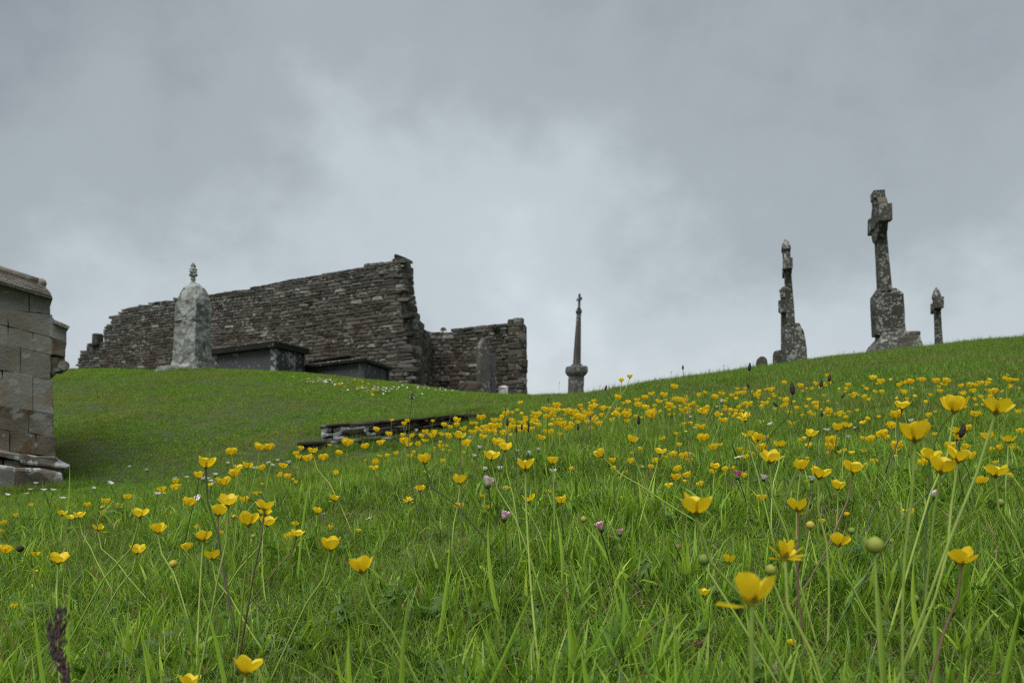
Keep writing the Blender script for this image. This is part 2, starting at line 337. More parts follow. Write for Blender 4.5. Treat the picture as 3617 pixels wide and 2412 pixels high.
ground = add('ground', mesh_from('ground', V, Fc, ground_mat(), True)); tag(ground, kind='structure')

# ------------------------------------------------------------------ rubble walls (courses of separate stones)
def stone_mesh(seed, mat):
    r = random.Random(seed); bm = bmesh.new(); bmesh.ops.create_cube(bm, size=1.0)
    for v in bm.verts: v.co += Vector((r.uniform(-.10, .10), r.uniform(-.06, .06), r.uniform(-.17, .17)))
    bmesh.ops.bevel(bm, geom=bm.edges[:], offset=.15, segments=1, affect='EDGES')
    me = bpy.data.meshes.new('stone'); bm.to_mesh(me); bm.free(); me.materials.append(mat); return me
STONES = {k: [stone_mesh(s + 50 * i, k) for s in range(10)] for i, k in enumerate((M_ruin, M_ruintop))}
def inside(poly, u, z):
    c = False; n = len(poly)
    for i in range(n):
        (x1, y1), (x2, y2) = poly[i], poly[(i + 1) % n]
        if (y1 > z) != (y2 > z) and u < (x2 - x1) * (z - y1) / (y2 - y1) + x1: c = not c
    return c
def rubble(root, origin, du, poly, thick, seed, hmin=.07, hmax=.13, lmin=.16, lmax=.5, holes=(), quoins=(), topgrey=.55, ndir=None, batter=0.0, zref=3.6, limit=300, zvis=None, coresrink=.06, fit=False):
    """poly in (u,z) of the wall's own plane; stones laid in rough courses, the 300 most in view as parts, the rest one joined part"""
    r = random.Random(seed); du = Vector(du).normalized(); nrm = Vector(ndir) if ndir else Vector((du.y, -du.x, 0))
    zmin = min(p[1] for p in poly); zmax = max(p[1] for p in poly); umin = min(p[0] for p in poly); umax = max(p[0] for p in poly)
    todo = []; z = zmin
    wav = lambda u, z: .025 * math.sin(u * .9 + z * 1.3 + seed) + .012 * math.sin(u * 2.7 + z * 3.1)
    while z < zmax + .1:
        h = r.uniform(hmin, hmax) * (1.25 if r.random() < .15 else 1); u = umin - r.uniform(0, .3)
        if fit:
            us_ = [u_ for u_ in np.arange(umin, umax, .03) if inside(poly, u_, z + h / 2)]
            if us_:
                a_, b_ = us_[0] - .01, us_[-1] + .02; nst = max(1, round((b_ - a_) / r.uniform(lmin, lmax))); cuts = [a_ + (b_ - a_) * k_ / nst + (r.uniform(-.06, .06) if 0 < k_ < nst else r.uniform(-.02, .02)) for k_ in range(nst + 1)]
                for k_ in range(nst): todo.append(((cuts[k_] + cuts[k_ + 1]) / 2, z + h / 2, cuts[k_ + 1] - cuts[k_], h * .97, r.random() < .6))
            u = umax
        while u < umax:
            q = [qq for qq in quoins if qq[0] - .02 < u + .15 < qq[1]]
            l = r.uniform(lmin, lmax) if not q else r.uniform(.3, .5)
            if r.random() < .2: l *= .55
            hh = h * r.uniform(.82, 1.0); uc, zc = u + l / 2, z + h / 2 + wav(u, z)
            if inside(poly, uc, zc) and not any(abs(uc - a) < l / 2 + .02 and abs(zc - b) < h * .55 for a, b in holes):
                lim = max((zt for zt in [z + hmax] ), default=0)
                top = r.random() < .12 or not inside(poly, uc, zc + topgrey * r.uniform(.4, 1.6))
                todo.append((uc, zc, l * 1.0, hh * 1.03, top or (q and r.random() < .7)))
            elif not inside(poly, uc, zc) and inside(poly, uc, zc - h * .9) and r.random() < .06:
                todo.append((uc, zc - h * .25, l * .8, hh * .6, True))
            u += l
        z += h
    # which are in view largest: those above the visible foot
    vis = [s for s in todo if zvis is None or s[1] > zvis(s[0])]; hid = [s for s in todo if s not in vis] if len(todo) < 3500 else []
    vis.sort(key=lambda s: -s[2] * s[3] * r.uniform(.75, 1)); parts, rest = vis[:limit], vis[limit:] + hid
    def mat4(s):
        uc, zc, l, h, tp = s
        c = origin + du * uc + Vector((0, 0, zc)); c.x += batter * (zref - zc)
        dep = thick * .46
        p = r.uniform(-.005, .009) + (.014 if r.random() < .06 else 0)
        c = c + nrm * (p - dep / 2)
        rot = Matrix((( du.x, -nrm.x, 0), (du.y, -nrm.y, 0), (0, 0, 1))).to_4x4()
        return Matrix.Translation(c - root.location) @ rot @ Matrix.Rotation(r.uniform(-.05, .05), 4, 'Y') @ Matrix.Diagonal((l, dep, h, 1))
    for s in parts:
        add('stone', r.choice(STONES[M_ruintop if s[4] else M_ruin]), root, mat4(s))
    bmj = {M_ruin: MB(), M_ruintop: MB()}
    for s in rest:
        m_ = M_ruintop if s[4] else M_ruin; me = r.choice(STONES[m_]); M = mat4(s)
        bmj[m_].addm([M @ v.co for v in me.vertices], [tuple(p.vertices) for p in me.polygons])
    V_ = []; F_ = []; mi = []
    for k, m_ in enumerate((M_ruin, M_ruintop)):
        n = len(V_); V_ += bmj[m_].v; F_ += [tuple(i + n for i in f) for f in bmj[m_].f]; mi += [k] * len(bmj[m_].f)
    if F_:
        me = mesh_from('rubble', V_, F_); me.materials.append(M_ruin); me.materials.append(M_ruintop)
        me.polygons.foreach_set('material_index', mi)
        tag(add('rubble', me, root), kind='stuff')
    # recessed core that closes the joints, and the same courses on the back
    mb = MB(); g = .020
    zz_ = np.arange(zmin, zmax, .09)
    for zc in zz_:
        us = [u for u in np.arange(umin, umax, .05) if inside(poly, u, zc + .10)]
        if not us: continue
        runs = []; st = us[0]; pv = us[0]
        for u in us[1:]:
            if u - pv > .08: runs.append((st, pv)); st = u
            pv = u
        runs.append((st, pv))
        for a, b in runs:
            if b - a < .2: continue
            o1 = origin + du * (a + coresrink) - nrm * g + Vector((batter * (zref - zc), 0, zc)); o2 = origin + du * (b - coresrink) - nrm * g + Vector((batter * (zref - zc), 0, zc))
            prism(mb, [o1, o2, o2 + Vector((0, 0, .091)), o1 + Vector((0, 0, .091))], -nrm * (thick - g))
    mb.build('wall_core', M_core, root)

def on_plane(px, py, A, B):
    """ray through a photo pixel onto the vertical plane A-B -> (distance along A->B, height)"""
    d = Vector(((px - CX) / F, 1)); a = Vector((A.x, A.y)); ab = Vector((B.x - A.x, B.y - A.y)); L = ab.length; ab /= L
    det = d.x * (-ab.y) - d.y * (-ab.x)
    Yv = (a.x * (-ab.y) - a.y * (-ab.x)) / det
    u = (d * Yv - a).dot(ab)
    return u, (HZ - py) / F * Yv
A1 = P3(255, 1310, 24.6); A1.z = 0; A2 = P3(1410, 1310, 17.0); A2.z = 0
ptsA = [(268,1306),(275,1252),(304,1226),(316,1210),(361,1209),(368,1151),(388,1146),(390,1120),(408,1116),(425,1092),(455,1086),(528,1071),(611,1060),(700,1046),(798,1032),(905,1012),(960,1002),(1050,982),(1130,966),(1222,946),(1300,934),(1372,921),(1376,908),(1396,898),(1413,904)]
polyA = [on_plane(x, y, A1, A2) for x, y in ptsA]
edge = [(1412,1000),(1420,1040),(1432,1120),(1442,1200),(1456,1300)]
polyA += [on_plane(x, y, A1, A2) for x, y in edge]
polyA = [polyA[0]] + polyA[1:]
uR = polyA[-1][0]
polyA += [(uR + .05, .3), (polyA[0][0] - .1, .3)]
def crest(px): return np.interp(px, [0, 200, 600, 1000, 1300, 1500, 1860], [1310, 1308, 1295, 1303, 1328, 1350, 1385])
def zvisf(A, B):
    L = (B - A).length; dd = (B - A).normalized()
    def f(u):
        p = A + dd * u; px = CX + F * p.x / p.y
        return (HZ - crest(px)) / F * p.y - .05
    return f
ruin = empty('ruined_wall', (A2.x, A2.y, .6), 'long roofless stone wall of the ruined church with a stepped left end, behind the domed grave pillar', 'ruined wall', 'walls of the ruined church')
holesA = [on_plane(x, y, A1, A2) for x, y in ((1202,1123),(1200,1210),(990,1162),(577,1221),(1172,1196),(783,1182))]
rubble(ruin, A1, A2 - A1, polyA, .42, 11, hmin=.050, hmax=.105, lmin=.12, lmax=.42, holes=holesA, quoins=[(on_plane(1365, 1000, A1, A2)[0], 99)], topgrey=.75, zvis=zvisf(A1, A2))
# return wall, running away from us behind the corner
ret = empty('return_wall', (A2.x, A2.y + 1, .6), 'narrow shaded end wall of the ruin with a ragged edge falling away to the right', 'ruined wall', 'walls of the ruined church')
nA = Vector((-(A1 - A2).y, (A1 - A2).x, 0)).normalized(); nA = nA if nA.y > 0 else -nA
duA = (A2 - A1).normalized()
rubble(ruin, A2 + duA * .02, nA, [(0, .3), (0, 3.84), (.12, 3.88), (.3, 3.84), (.4, 3.72), (.4, .3)], .25, 29, hmin=.10, hmax=.19, lmin=.18, lmax=.40, ndir=duA, batter=.11, zref=3.9, limit=60, zvis=lambda u: 1.0, fit=True, coresrink=.0)
B1 = Vector((A2.x + .10, A2.y + .33, 0)); dB = Vector((.01, 1, 0))
polyB = [(0, .3), (0, 3.06), (.3, 3.04), (.6, 2.95), (1.3, 2.83), (2.15, 2.6), (2.8, 2.49), (3.9, 2.42), (3.9, .3)]
rubble(ret, B1, dB, polyB, .4, 23, hmin=.07, hmax=.13, lmin=.15, lmax=.45, ndir=(1, -.01, 0), batter=.11, zref=3.9, zvis=lambda u: 1.0, topgrey=.3)
# lower wall to the right, ending in a quoined pier
C1 = P3(1478, 1300, 21.2); C1.z = 0; C2 = P3(1790, 1300, 19.5); C2.z = 0
low = empty('low_ruined_wall', (C2.x, C2.y, .5), 'lower dark wall of the ruin between the tall corner and the narrow pier', 'ruined wall', 'walls of the ruined church')
polyC = [on_plane(x, y, C1, C2) for x, y in ((1480,1182),(1500,1174),(1545,1172),(1601,1163),(1660,1156),(1720,1147),(1760,1142),(1796,1140))]
polyC += [(polyC[-1][0], .1), (polyC[0][0], .1)]
rubble(low, C1, C2 - C1, polyC, .5, 31, hmin=.06, hmax=.14, lmin=.15, lmax=.42, topgrey=.3, zvis=zvisf(C1, C2))
D1 = P3(1793, 1300, 19.35); D1.z = 0; D2 = P3(1839, 1300, 19.2); D2.z = 0
pier = empty('wall_pier', (D1.x, D1.y, .4), 'narrow squared pier of large corner stones at the right end of the ruin', 'pier', 'walls of the ruined church')
polyD = [on_plane(x, y, D1, D2) for x, y in ((1794,1140),(1815,1134),(1840,1137))]
polyD += [(polyD[-1][0], .1), (polyD[0][0], .1)]
rubble(pier, D1, D2 - D1, polyD, .36, 37, hmin=.12, hmax=.26, lmin=.2, lmax=.34, topgrey=.9, zvis=lambda u: .6, coresrink=.0, fit=True)
E1 = D2 + Vector((.04, .0, 0)); dE = Vector((.41, .912, 0)).normalized()
polyE = [(0, .1), (0, 2.66), (.36, 2.58), (.36, .1)]
rubble(pier, E1, dE, polyE, .3, 41, hmin=.12, hmax=.26, lmin=.25, lmax=.5, ndir=(.912, -.41, 0), topgrey=.9, zvis=lambda u: .6, coresrink=.0, fit=True)
# stub standing on the broken left end of the wall
stub = MB(); q = P3(332, 1195, 24.0)
prism(stub, [P3(323,1217,23.6), P3(342,1217,23.6), P3(341,1180,23.6), P3(336,1176,23.6), P3(325,1178,23.6)], (0.1, .22, 0))
so_ = stub.build('upright_stone', M_ruintop, None, bevel=.01, rough=.01); tag(so_, 'thin upright grey stone standing on the broken left end of the ruined wall', 'stone')
lg = MB(); prism(lg, [P3(310,1214,23.7), P3(366,1211,23.7), P3(366,1219,23.7), P3(310,1222,23.7)], (.05, .35, 0))
tag(lg.build('coping_slab', M_ruintop, None, bevel=.01, rough=.01), 'flat ledge slab under the thin upright stone at the broken left wall end', 'stone')
# cap stones on the tall corner
for (x0, y0, x1, y1, Yc, nm) in ((1392,896,1432,908,17.1,'tilted flat cap stone on the very top of the tall ruin corner'),):
    cp = MB(); prism(cp, [P3(x0,y0+4,Yc), P3(x0+5,y0+1,Yc), P3(x1,y1+1,Yc+.3), P3(x1+1,y1+13,Yc+.3), P3(x0-1,y0+16,Yc)], (.12, .4, 0))
    tag(cp.build('cap_stone', M_ruintop, None, bevel=.012, rough=.012), nm, 'stone')

# moss clump on the low wall
def clump(name, c, rad, n, seed, mat, label, cat, size=.03, flat=.5):
    r = random.Random(seed); V_, F_ = [], []
    for _ in range(n):
        d = Vector((r.gauss(0, 1), r.gauss(0, 1), r.gauss(0, 1))).normalized() * rad * r.random() ** .4; d.z *= flat
        p = c + d; a = Vector((r.gauss(0, 1), r.gauss(0, 1), r.gauss(0, 1))).normalized() * size; b = a.cross(Vector((r.gauss(0, 1), r.gauss(0, 1), r.gauss(0, 1)))).normalized() * size * .5
        k = len(V_); V_ += [p - a, p + b, p + a, p - b]; F_.append((k, k + 1, k + 2, k + 3))
    return tag(add(name, mesh_from(name, V_, F_, mat)), label, cat)
G_moss = leaf_mat('moss', [(0, (.012, .022, .006)), (1, (.045, .065, .018))], trans=.1, gloss=.9)
clump('moss_tuft', P3(1754, 1164, 19.45), .12, 170, 3, G_moss, 'dark green moss tuft growing high on the low ruined wall', 'moss', .035, 1.0)
clump('grass_tuft', P3(1566, 1163, 20.4), .09, 90, 5, G_dry, 'dry tuft on top of the low ruined wall', 'grass tuft', .03, .6)

# ------------------------------------------------------------------ grave pillar with dome and finial
def sqring(c, hw, hd, z, yaw, nseg=6, lean=(0, 0), rnd=.0):
    out = []
    for (ax, ay), (bx, by) in (((-1,-1),(1,-1)),((1,-1),(1,1)),((1,1),(-1,1)),((-1,1),(-1,-1))):
        for i in range(nseg):
            t_ = i / nseg; x = (ax + (bx - ax) * t_); y = (ay + (by - ay) * t_)
            rr = math.hypot(x, y); k = 1 - rnd * (rr - 1) / rr
            x *= hw * k; y *= hd * k
            out.append(Vector((c.x + x * math.cos(yaw) - y * math.sin(yaw) + lean[0] * z, c.y + x * math.sin(yaw) + y * math.cos(yaw) + lean[1] * z, c.z + z)))
    return out
gp = P3(677, 1296, 11.0); gp.z -= .06
pil = empty('grave_pillar', gp, 'pale lichen-covered domed grave pillar with a carved finial, in front of the long ruined wall', 'grave monument')
yaw = R(-20); H = 11 / F
def band(name, prof, mat, smooth=False, **k):
    mb = MB(); rings(mb, [sqring(gp, hw * .76, hd * .86, z, yaw, 8, (.03, 0), rnd) for z, hw, hd, rnd in prof]); return mb.build(name, mat, pil, smooth=smooth, **k)
band('plinth', [(-.1, .36, .30, .2), (.02, .33, .27, .2), (.07, .30, .225, .1)], M_pale, rough=.045, roughscale=9, subdiv=2)
band('shaft', [(.05, .292, .21, .03), (.15, .280, .196, .03), (.30, .268, .188, .03), (.50, .258, .182, .03), (.64, .252, .178, .03), (.735, .250, .176, .03)], M_pale, rough=.018, roughscale=7, subdiv=2)
band('dome', [(.732, .262, .188, .03), (.80, .262, .19, .05), (.95, .260, .188, .08), (1.06, .240, .172, .1), (1.14, .205, .148, .16), (1.21, .155, .115, .25), (1.26, .10, .078, .35), (1.285, .052, .05, .5)], M_pale, rough=.018, roughscale=8, subdiv=2)
mb = MB()
fp = [(0, .05), (.02, .055), (.03, .035), (.06, .03), (.075, .05), (.085, .035), (.11, .03), (.125, .062), (.15, .07), (.165, .045), (.185, .068), (.205, .05), (.225, .06), (.25, .036), (.275, .042), (.30, .03), (.32, .012)]
secs = []
for k, (z, rr) in enumerate(fp):
    secs.append([Vector((gp.x + .023 + (rr * (1 + .18 * math.sin(4 * a + k)) * .85) * math.cos(a), gp.y + rr * (1 + .18 * math.sin(4 * a + k)) * .85 * math.sin(a), gp.z + 1.275 + z)) for a in np.linspace(0, 2 * math.pi, 16, endpoint=False)])
rings(mb, secs); mb.build('finial', M_pale, pil, rough=.006, roughscale=30)
# pointed niche frame on the side face
rotz = Matrix.Rotation(yaw, 3, 'Z')
mb = MB(); nf = [(-.07, .22), (-.07, .58), (-.045, .66), (0, .72), (.045, .66), (.07, .58), (.07, .22), (.05, .22), (.05, .57), (.03, .64), (0, .685), (-.03, .64), (-.05, .57), (-.05, .22)]
prism(mb, [gp + rotz @ Vector((.205 - .03 * (z_ - .2), y_ * .9, z_)) for y_, z_ in nf], rotz @ Vector((.02, 0, 0)))
mb.build('niche_frame', M_pale, pil)
mb = MB(); prism(mb, [gp + rotz @ Vector((.209 - .03 * (z_ - .2), y_ * .9, z_)) for y_, z_ in ((-.05,.22),(-.05,.57),(-.03,.64),(0,.685),(.03,.64),(.05,.57),(.05,.22))], rotz @ Vector((.003, 0, 0)))
mb.build('niche_panel', M_slate, pil)
mb = MB(); prism(mb, [P3(622,1052,10.95), P3(611,1049,10.95), P3(611,1060,10.95), P3(622,1062,10.95)], (.0, .15, 0)); mb.build('shoulder_knob', M_pale, pil, bevel=.008)
mb = MB(); rings(mb, [sqring(P3(600,1300,10.7), a, b, z, .2, 4) for z, a, b in ((-.1,.17,.12),(0.0,.15,.10),(.03,.09,.06))])
tag(mb.build('footing_stone', M_pale, None, rough=.02, roughscale=10, subdiv=1), 'low pale stone at the left foot of the domed grave pillar', 'stone')

# ------------------------------------------------------------------ table tombs in front of the ruin
def table_tomb(corner, lft, rgt, zt, th, zb, label, inset=.14, front_mat=M_slate, pitch=0.0, sidem=M_slate):
    """corner nearest to us, left end and right end of the ledger slab (x,y) at height zt"""
    c = Vector((corner[0], corner[1], zt)); a = Vector((lft[0], lft[1], zt)); b = Vector((rgt[0], rgt[1], zt)); d = a + b - c
    root = empty('table_tomb', (c.x, c.y, zb), label, 'tomb', 'table tombs by the ruined wall')
    mb = MB(); cen = (a + b) / 2
    prism(mb, [a, c, b, d], (0, 0, th)); mb.build('ledger_slab', M_slab_edge, root, bevel=.006, rough=.004, subdiv=1)
    m3 = MB(); z3 = Vector((0, 0, th + .001)); k3 = lambda q: cen + (q - cen) * 1.006 + z3
    prism(m3, [k3(a), k3(c), k3(b), k3(d)], (0, 0, .022)); m3.build('slab_rim', M_rim, root, bevel=.004, rough=.004, subdiv=1)
    ua = (a - c).normalized(); ub = (b - c).normalized()
    ci = c + (ua + ub) * inset; ai = a - ua * inset + ub * inset; bi = b - ub * inset + ua * inset; di = d - (ua + ub) * inset
    H_ = zt - zb
    for (p, q, nm, mt) in ((ci, ai, 'side_panel', front_mat), (bi, ci, 'end_panel', sidem), (di, bi, 'side_panel', front_mat), (ai, di, 'end_panel', sidem)):
        nd = (cen - (p + q) / 2); nd.z = 0; nd.normalize()
        e = (q - p).normalized() * .03
        m2 = MB(); prism(m2, [p + e, q - e, q - e - Vector((0, 0, H_)), p + e - Vector((0, 0, H_))], nd * .08); m2.build(nm, mt, root, bevel=.004)
    for p in (ci, ai, bi, di):
        m2 = MB(); rings(m2, [sqring(Vector((p.x, p.y, zb)), .05, .05, z, 0, 1) for z in (0, H_)]); m2.build('corner_post', mt, root, bevel=.006)
M_rim = stone_mat('pale_slab_rim', [(.06, .06, .052), (.10, .10, .088), (.16, .16, .145)], lichen=.5, lscale=10, rand=.1)
M_side = stone_mat('lichened_end_panel', [(.035, .036, .034), (.06, .062, .06), (.095, .097, .092)], lichen=.72, lichen_col=(.42, .45, .44), lscale=12, fine=.7, rand=.1)
k_ = P3(971, 1222, 13.0); l_ = P3(735, 1249, 14.5); r_ = P3(1093, 1250, 14.45)
table_tomb((k_.x, k_.y), (l_.x, l_.y), (r_.x, r_.y), k_.z - .015, .10, .72, 'large grey table tomb with an overhanging dark slab, right of the domed grave pillar', sidem=M_side)
k_ = P3(1287, 1275, 12.9); l_ = P3(1060, 1302, 14.6); r_ = P3(1385, 1319, 15.0)
table_tomb((k_.x, k_.y), (l_.x, l_.y), (r_.x, r_.y), k_.z, .045, .6, 'lower table tomb half sunk behind the grass, below the tall ruin corner', sidem=M_slate)
sb = MB(); prism(sb, [P3(1088,1282,15.2), P3(1227,1258,14.9), P3(1227,1253,14.9), P3(1088,1275,15.2)], (.1, .9, .0))
tag(sb.build('ledger_slab', M_slab_edge, None, bevel=.01, rough=.005), 'flat dark slab lying behind the lower table tomb against the ruin', 'slab')

# ------------------------------------------------------------------ headstones and monuments
def gothic_pts(w_, h_, sh, n=6):
    pts = [(-w_ / 2, 0), (w_ / 2, 0), (w_ / 2, sh)]
    for i in range(1, n): a = i / n; pts.append((w_ / 2 * math.cos(a * math.pi / 2) ** .85, sh + (h_ - sh) * math.sin(a * math.pi / 2)))
    pts.append((0, h_))
    for i in range(n - 1, 0, -1): a = i / n; pts.append((-w_ / 2 * math.cos(a * math.pi / 2) ** .85, sh + (h_ - sh) * math.sin(a * math.pi / 2)))
    pts.append((-w_ / 2, sh)); return pts
def slab_stone(name, base, w_, h_, sh, th, yaw, mat, label, cat='headstone', lean=0, group=None, peak=None):
    rz = Matrix.Rotation(yaw, 3, 'Z') @ Matrix.Rotation(lean, 3, 'Y')
    pts = gothic_pts(w_, h_, sh) if peak is None else [(-w_/2, 0), (w_/2, 0), (w_/2, sh), (0, h_), (-w_/2, sh)]
    mb = MB(); prism(mb, [base + rz @ Vector((x, 0, z)) for x, z in pts], rz @ Vector((0, th, 0)))
    o = mb.build(name, mat, None, bevel=.01, rough=.006, roughscale=9, subdiv=1)
    return tag(o, label, cat, group)
b_ = P3(1713, 1400, 18.3); b_.z = .55
slab_stone('headstone', b_, .30, (HZ-1192)/F*18.3-.55, (HZ-1228)/F*18.3-.55, .16, R(42), M_obelisk, peak=True, label= 'tall narrow pointed headstone leaning against the lower dark wall of the ruin')
b_ = P3(1744, 1400, 18.7); b_.z = .55
slab_stone('headstone', b_, .14, 1.25, 1.2, .06, R(25), M_slate, 'dark slab just right of the tall narrow pointed headstone')
b_ = P3(2692, 1300, 9.3)
slab_stone('headstone', b_ - Vector((0, 0, .1)), .13, .10 + (1300-1258)/F*9.3, .16, .08, R(-12), M_cross_brown, 'small dark round-topped headstone on the skyline left of the tall crosses')
rk = MB(); rings(rk, [sqring(P3(1777,1368,17.5), a, b, z, .2, 4) for z, a, b in ((-.2,.1,.08),(0,.10,.08),(.03,.08,.06),(.045,.03,.03))])
tag(rk.build('pale_rock', M_kerb_white, None, rough=.02, roughscale=9), 'small white rock in the grass at the foot of the lower ruined wall', 'rock')
rk = MB(); rings(rk, [sqring(P3(1662,1356,17.5), a, b, z, .2, 4) for z, a, b in ((-.2,.3,.12),(0,.26,.1),(.04,.17,.08),(.07,.06,.03))])
tag(rk.build('grave_mound_stone', M_ruin, None, rough=.03, roughscale=6, subdiv=1), 'dark low rounded stone left of the tall narrow headstone', 'rock')

# tall cross pillar
ob = P3(2036, 1372, 16.0); ob.z -= .35
obl = empty('memorial_pillar', ob, 'slender grey memorial pillar topped by a small cross, standing alone in the dip of the skyline', 'grave monument')
def zo(y): return (HZ - y) / F * 16 - ob.z
def lx(y): return (1372 - y) * (13 / 330)
def oring(y, wpx, n=1, cxp=2034, yaw_=R(28), k=.82):
    hw = wpx * 16 / F / 2 * k
    return sqring(Vector((P3(cxp + lx(y), y, 16).x, 16, ob.z)), hw, hw, zo(y), yaw_, n)
def stack(name, prof, mat, root, yaw_=R(28), **k):
    mb = MB(); rings(mb, [oring(y, w_) for y, w_ in prof]); return mb.build(name, mat, root, **k)
stack('pedestal', [(1440, 51), (1372, 50), (1328, 50)], M_obelisk, obl, bevel=.006, rough=.004)
stack('cornice', [(1328, 54), (1318, 68), (1312, 71), (1298, 70), (1293, 62)], M_obelisk, obl, bevel=.006, rough=.006)
stack('shaft_base', [(1293, 38), (1288, 35), (1286, 30)], M_obelisk, obl, bevel=.003)
stack('shaft', [(1287, 25), (1200, 20), (1112, 14.5)], M_obelisk, obl, bevel=.004, rough=.003)
stack('collar', [(1112, 17), (1109, 13), (1106, 19), (1098, 20), (1093, 12), (1090, 17)], M_obelisk, obl, bevel=.003)
mb = MB(); rings(mb, [oring(y, w_, 1, 2034) for y, w_ in ((1090, 9), (1062, 8), (1038, 7))]); mb.build('cross_shaft', M_obelisk, obl, bevel=.002)
c0 = P3(2034 + lx(1057), 1057, 16); ad = Vector((.055, -.2, 0))
mb = MB(); u_ = ad.normalized(); n_ = Vector((-u_.y, u_.x, 0)) * .022
rings(mb, [[c0 + ad * s + n_ - Vector((0, 0, .025)), c0 + ad * s + n_ + Vector((0, 0, .03)), c0 + ad * s - n_ + Vector((0, 0, .03)), c0 + ad * s - n_ - Vector((0, 0, .025))] for s in (-.55, .55)])
mb.build('cross_arm', M_obelisk, obl, bevel=.003)

# big crosses seen nearly edge on
def cross(name, basepx, Y, rows, label, arm_yaw, shaft_w, shaft_t, arm_half, arm_h, y_arm, y_top, y_foot, lean, xfoot, pointed=False, ring=False, topw=None, group='tall crosses on the right skyline'):
    """everything but the arms' own direction is in photo rows; arm_yaw is the direction of the near arm"""
    b = P3(*basepx, Y); root = empty(name, b, label, 'stone cross', group)
    u = Vector((math.cos(arm_yaw), math.sin(arm_yaw), 0)); n = Vector((-u.y, u.x, 0)); s = Y / F
    def at(y): return Vector(((xfoot + (y_foot - y) * lean - CX) * s, Y, (HZ - y) * s))
    def sec(y, hw, ht): c = at(y); return [c - u * hw - n * ht, c + u * hw - n * ht, c + u * hw + n * ht, c - u * hw + n * ht]
    mb = MB(); hw, ht = shaft_w / 2, shaft_t / 2; aw = arm_h / s
    secs = [sec(y_foot + 3, hw * 1.12, ht * 1.12), sec(y_arm + aw * .5, hw * .92, ht * .93)]
    rings(mb, secs); mb.build('shaft', M_cross, root, bevel=.008, rough=.004, roughscale=10, subdiv=1)
    mb = MB(); rings(mb, [sec(y_arm + aw * .5, hw * .96, ht * 1.12), sec(y_arm - aw * .5, hw * .96, ht * 1.12)]); mb.build('hub', M_cross, root, bevel=.006)
    for sg in (1, -1):
        mb = MB(); c = at(y_arm); z = Vector((0, 0, arm_h / 2))
        def asec(t, k=1.0, q=1.0): return [c + u * sg * t - n * ht * 1.1 * q - z * k, c + u * sg * t - n * ht * 1.1 * q + z * k, c + u * sg * t + n * ht * 1.1 * q + z * k, c + u * sg * t + n * ht * 1.1 * q - z * k]
        rings(mb, [asec(hw * .9, .72), asec(arm_half * .62, .72), asec(arm_half * .66, 1, 1.12), asec(arm_half, 1.04, 1.12)]); mb.build('arm', M_cross, root, bevel=.006, rough=.004, roughscale=12)
        if ring:
            for up in (1, -1):   # quadrant brackets in the crook of the cross
                m2 = MB(); ss = []
                for i in range(6):
                    a = i / 5 * math.pi / 2; rc = arm_half * .60
                    for_ = c + u * sg * rc * math.cos(a) + Vector((0, 0, up * rc * 1.05 * math.sin(a)))
                    rad = (u * sg * math.cos(a) + Vector((0, 0, up * math.sin(a)))) * .055
                    ss.append([for_ - rad - n * ht * .9, for_ + rad - n * ht * .9, for_ + rad + n * ht * .9, for_ - rad + n * ht * .9])
                rings(m2, ss); m2.build('ring_segment', M_cross_brown, root, bevel=.004)
    mb = MB(); tw = topw or hw
    if pointed:
        rings(mb, [sec(y_arm - aw * .5, tw, ht), sec(y_top + 42, tw, ht), sec(y_top + 41, tw * 1.25, ht * 1.2), sec(y_top + 30, tw * 1.22, ht * 1.18), sec(y_top + 12, tw * .78, ht * .72), sec(y_top, tw * .08, ht * .10)])
    else:
        rings(mb, [sec(y_arm - aw * .5, tw * .85, ht), sec(y_top + 28, tw * .85, ht), sec(y_top + 26, tw * 1.05, ht * 1.12), sec(y_top, tw * 1.02, ht * 1.1)])
    mb.build('top_arm', M_cross, root, bevel=.006, rough=.003)
    return root, at
def crblock(root, name, secs, mat, Y, yaw_, bevel=.01, rough=.012, subdiv=1):
    """secs: (row, centre column, half width m, half depth m)"""
    mb = MB(); rings(mb, [sqring(Vector(((cxp - CX) * Y / F, Y, 0)), hw, hd, (HZ - y) * Y / F, yaw_, 1) for y, cxp, hw, hd in secs])
    return mb.build(name, mat, root, bevel=bevel, rough=rough, roughscale=7, subdiv=subdiv)
Yc = 12.0
root, at = cross('stone_cross', (3150, 1245), Yc, None, 'tallest stone cross on the right skyline, on a tapered pedestal and rough stepped base', R(-106), .30, .15, .50, .25, 778, 680, 1030, -.07, 3124, ring=True, topw=.14)
crblock(root, 'pedestal', [(1186, 3138, .215, .18), (1100, 3134, .222, .185), (1045, 3131, .21, .18), (1026, 3128, .14, .13), (1022, 3127, .13, .12)], M_cross, Yc, R(-16))
crblock(root, 'base', [(1290, 3150, .40, .33), (1240, 3157, .37, .31), (1200, 3166, .29, .26), (1181, 3168, .265, .24)], M_cross, Yc, R(-14), rough=.035)
mb = MB(); rings(mb, [sqring(P3(3085, 1262, 11.8), a, .16, z, .1, 3) for z, a in ((-.15, .26), (0, .17), (.09, .06))])
mb.build('base_spur', M_cross, root, rough=.02, subdiv=1)
root, at = cross('stone_cross', (2805, 1290), Yc, None, 'second tall cross with a pointed top, left of the tallest cross, on a lichened pedestal', R(-109), .20, .115, .42, .16, 948, 845, 1150, -.065, 2794, pointed=True, topw=.11)
crblock(root, 'pedestal', [(1310, 2809, .168, .14), (1230, 2806, .158, .135), (1172, 2801, .145, .125), (1150, 2797, .11, .10), (1144, 2796, .10, .09)], M_cross, Yc, R(-10))
mb = MB(); prism(mb, [P3(2770,912,11.9), P3(2784,912,11.9), P3(2784,894,11.9), P3(2770,894,11.9)], (0, .03, 0)); mb.build('white_tablet', M_kerb_white, root)
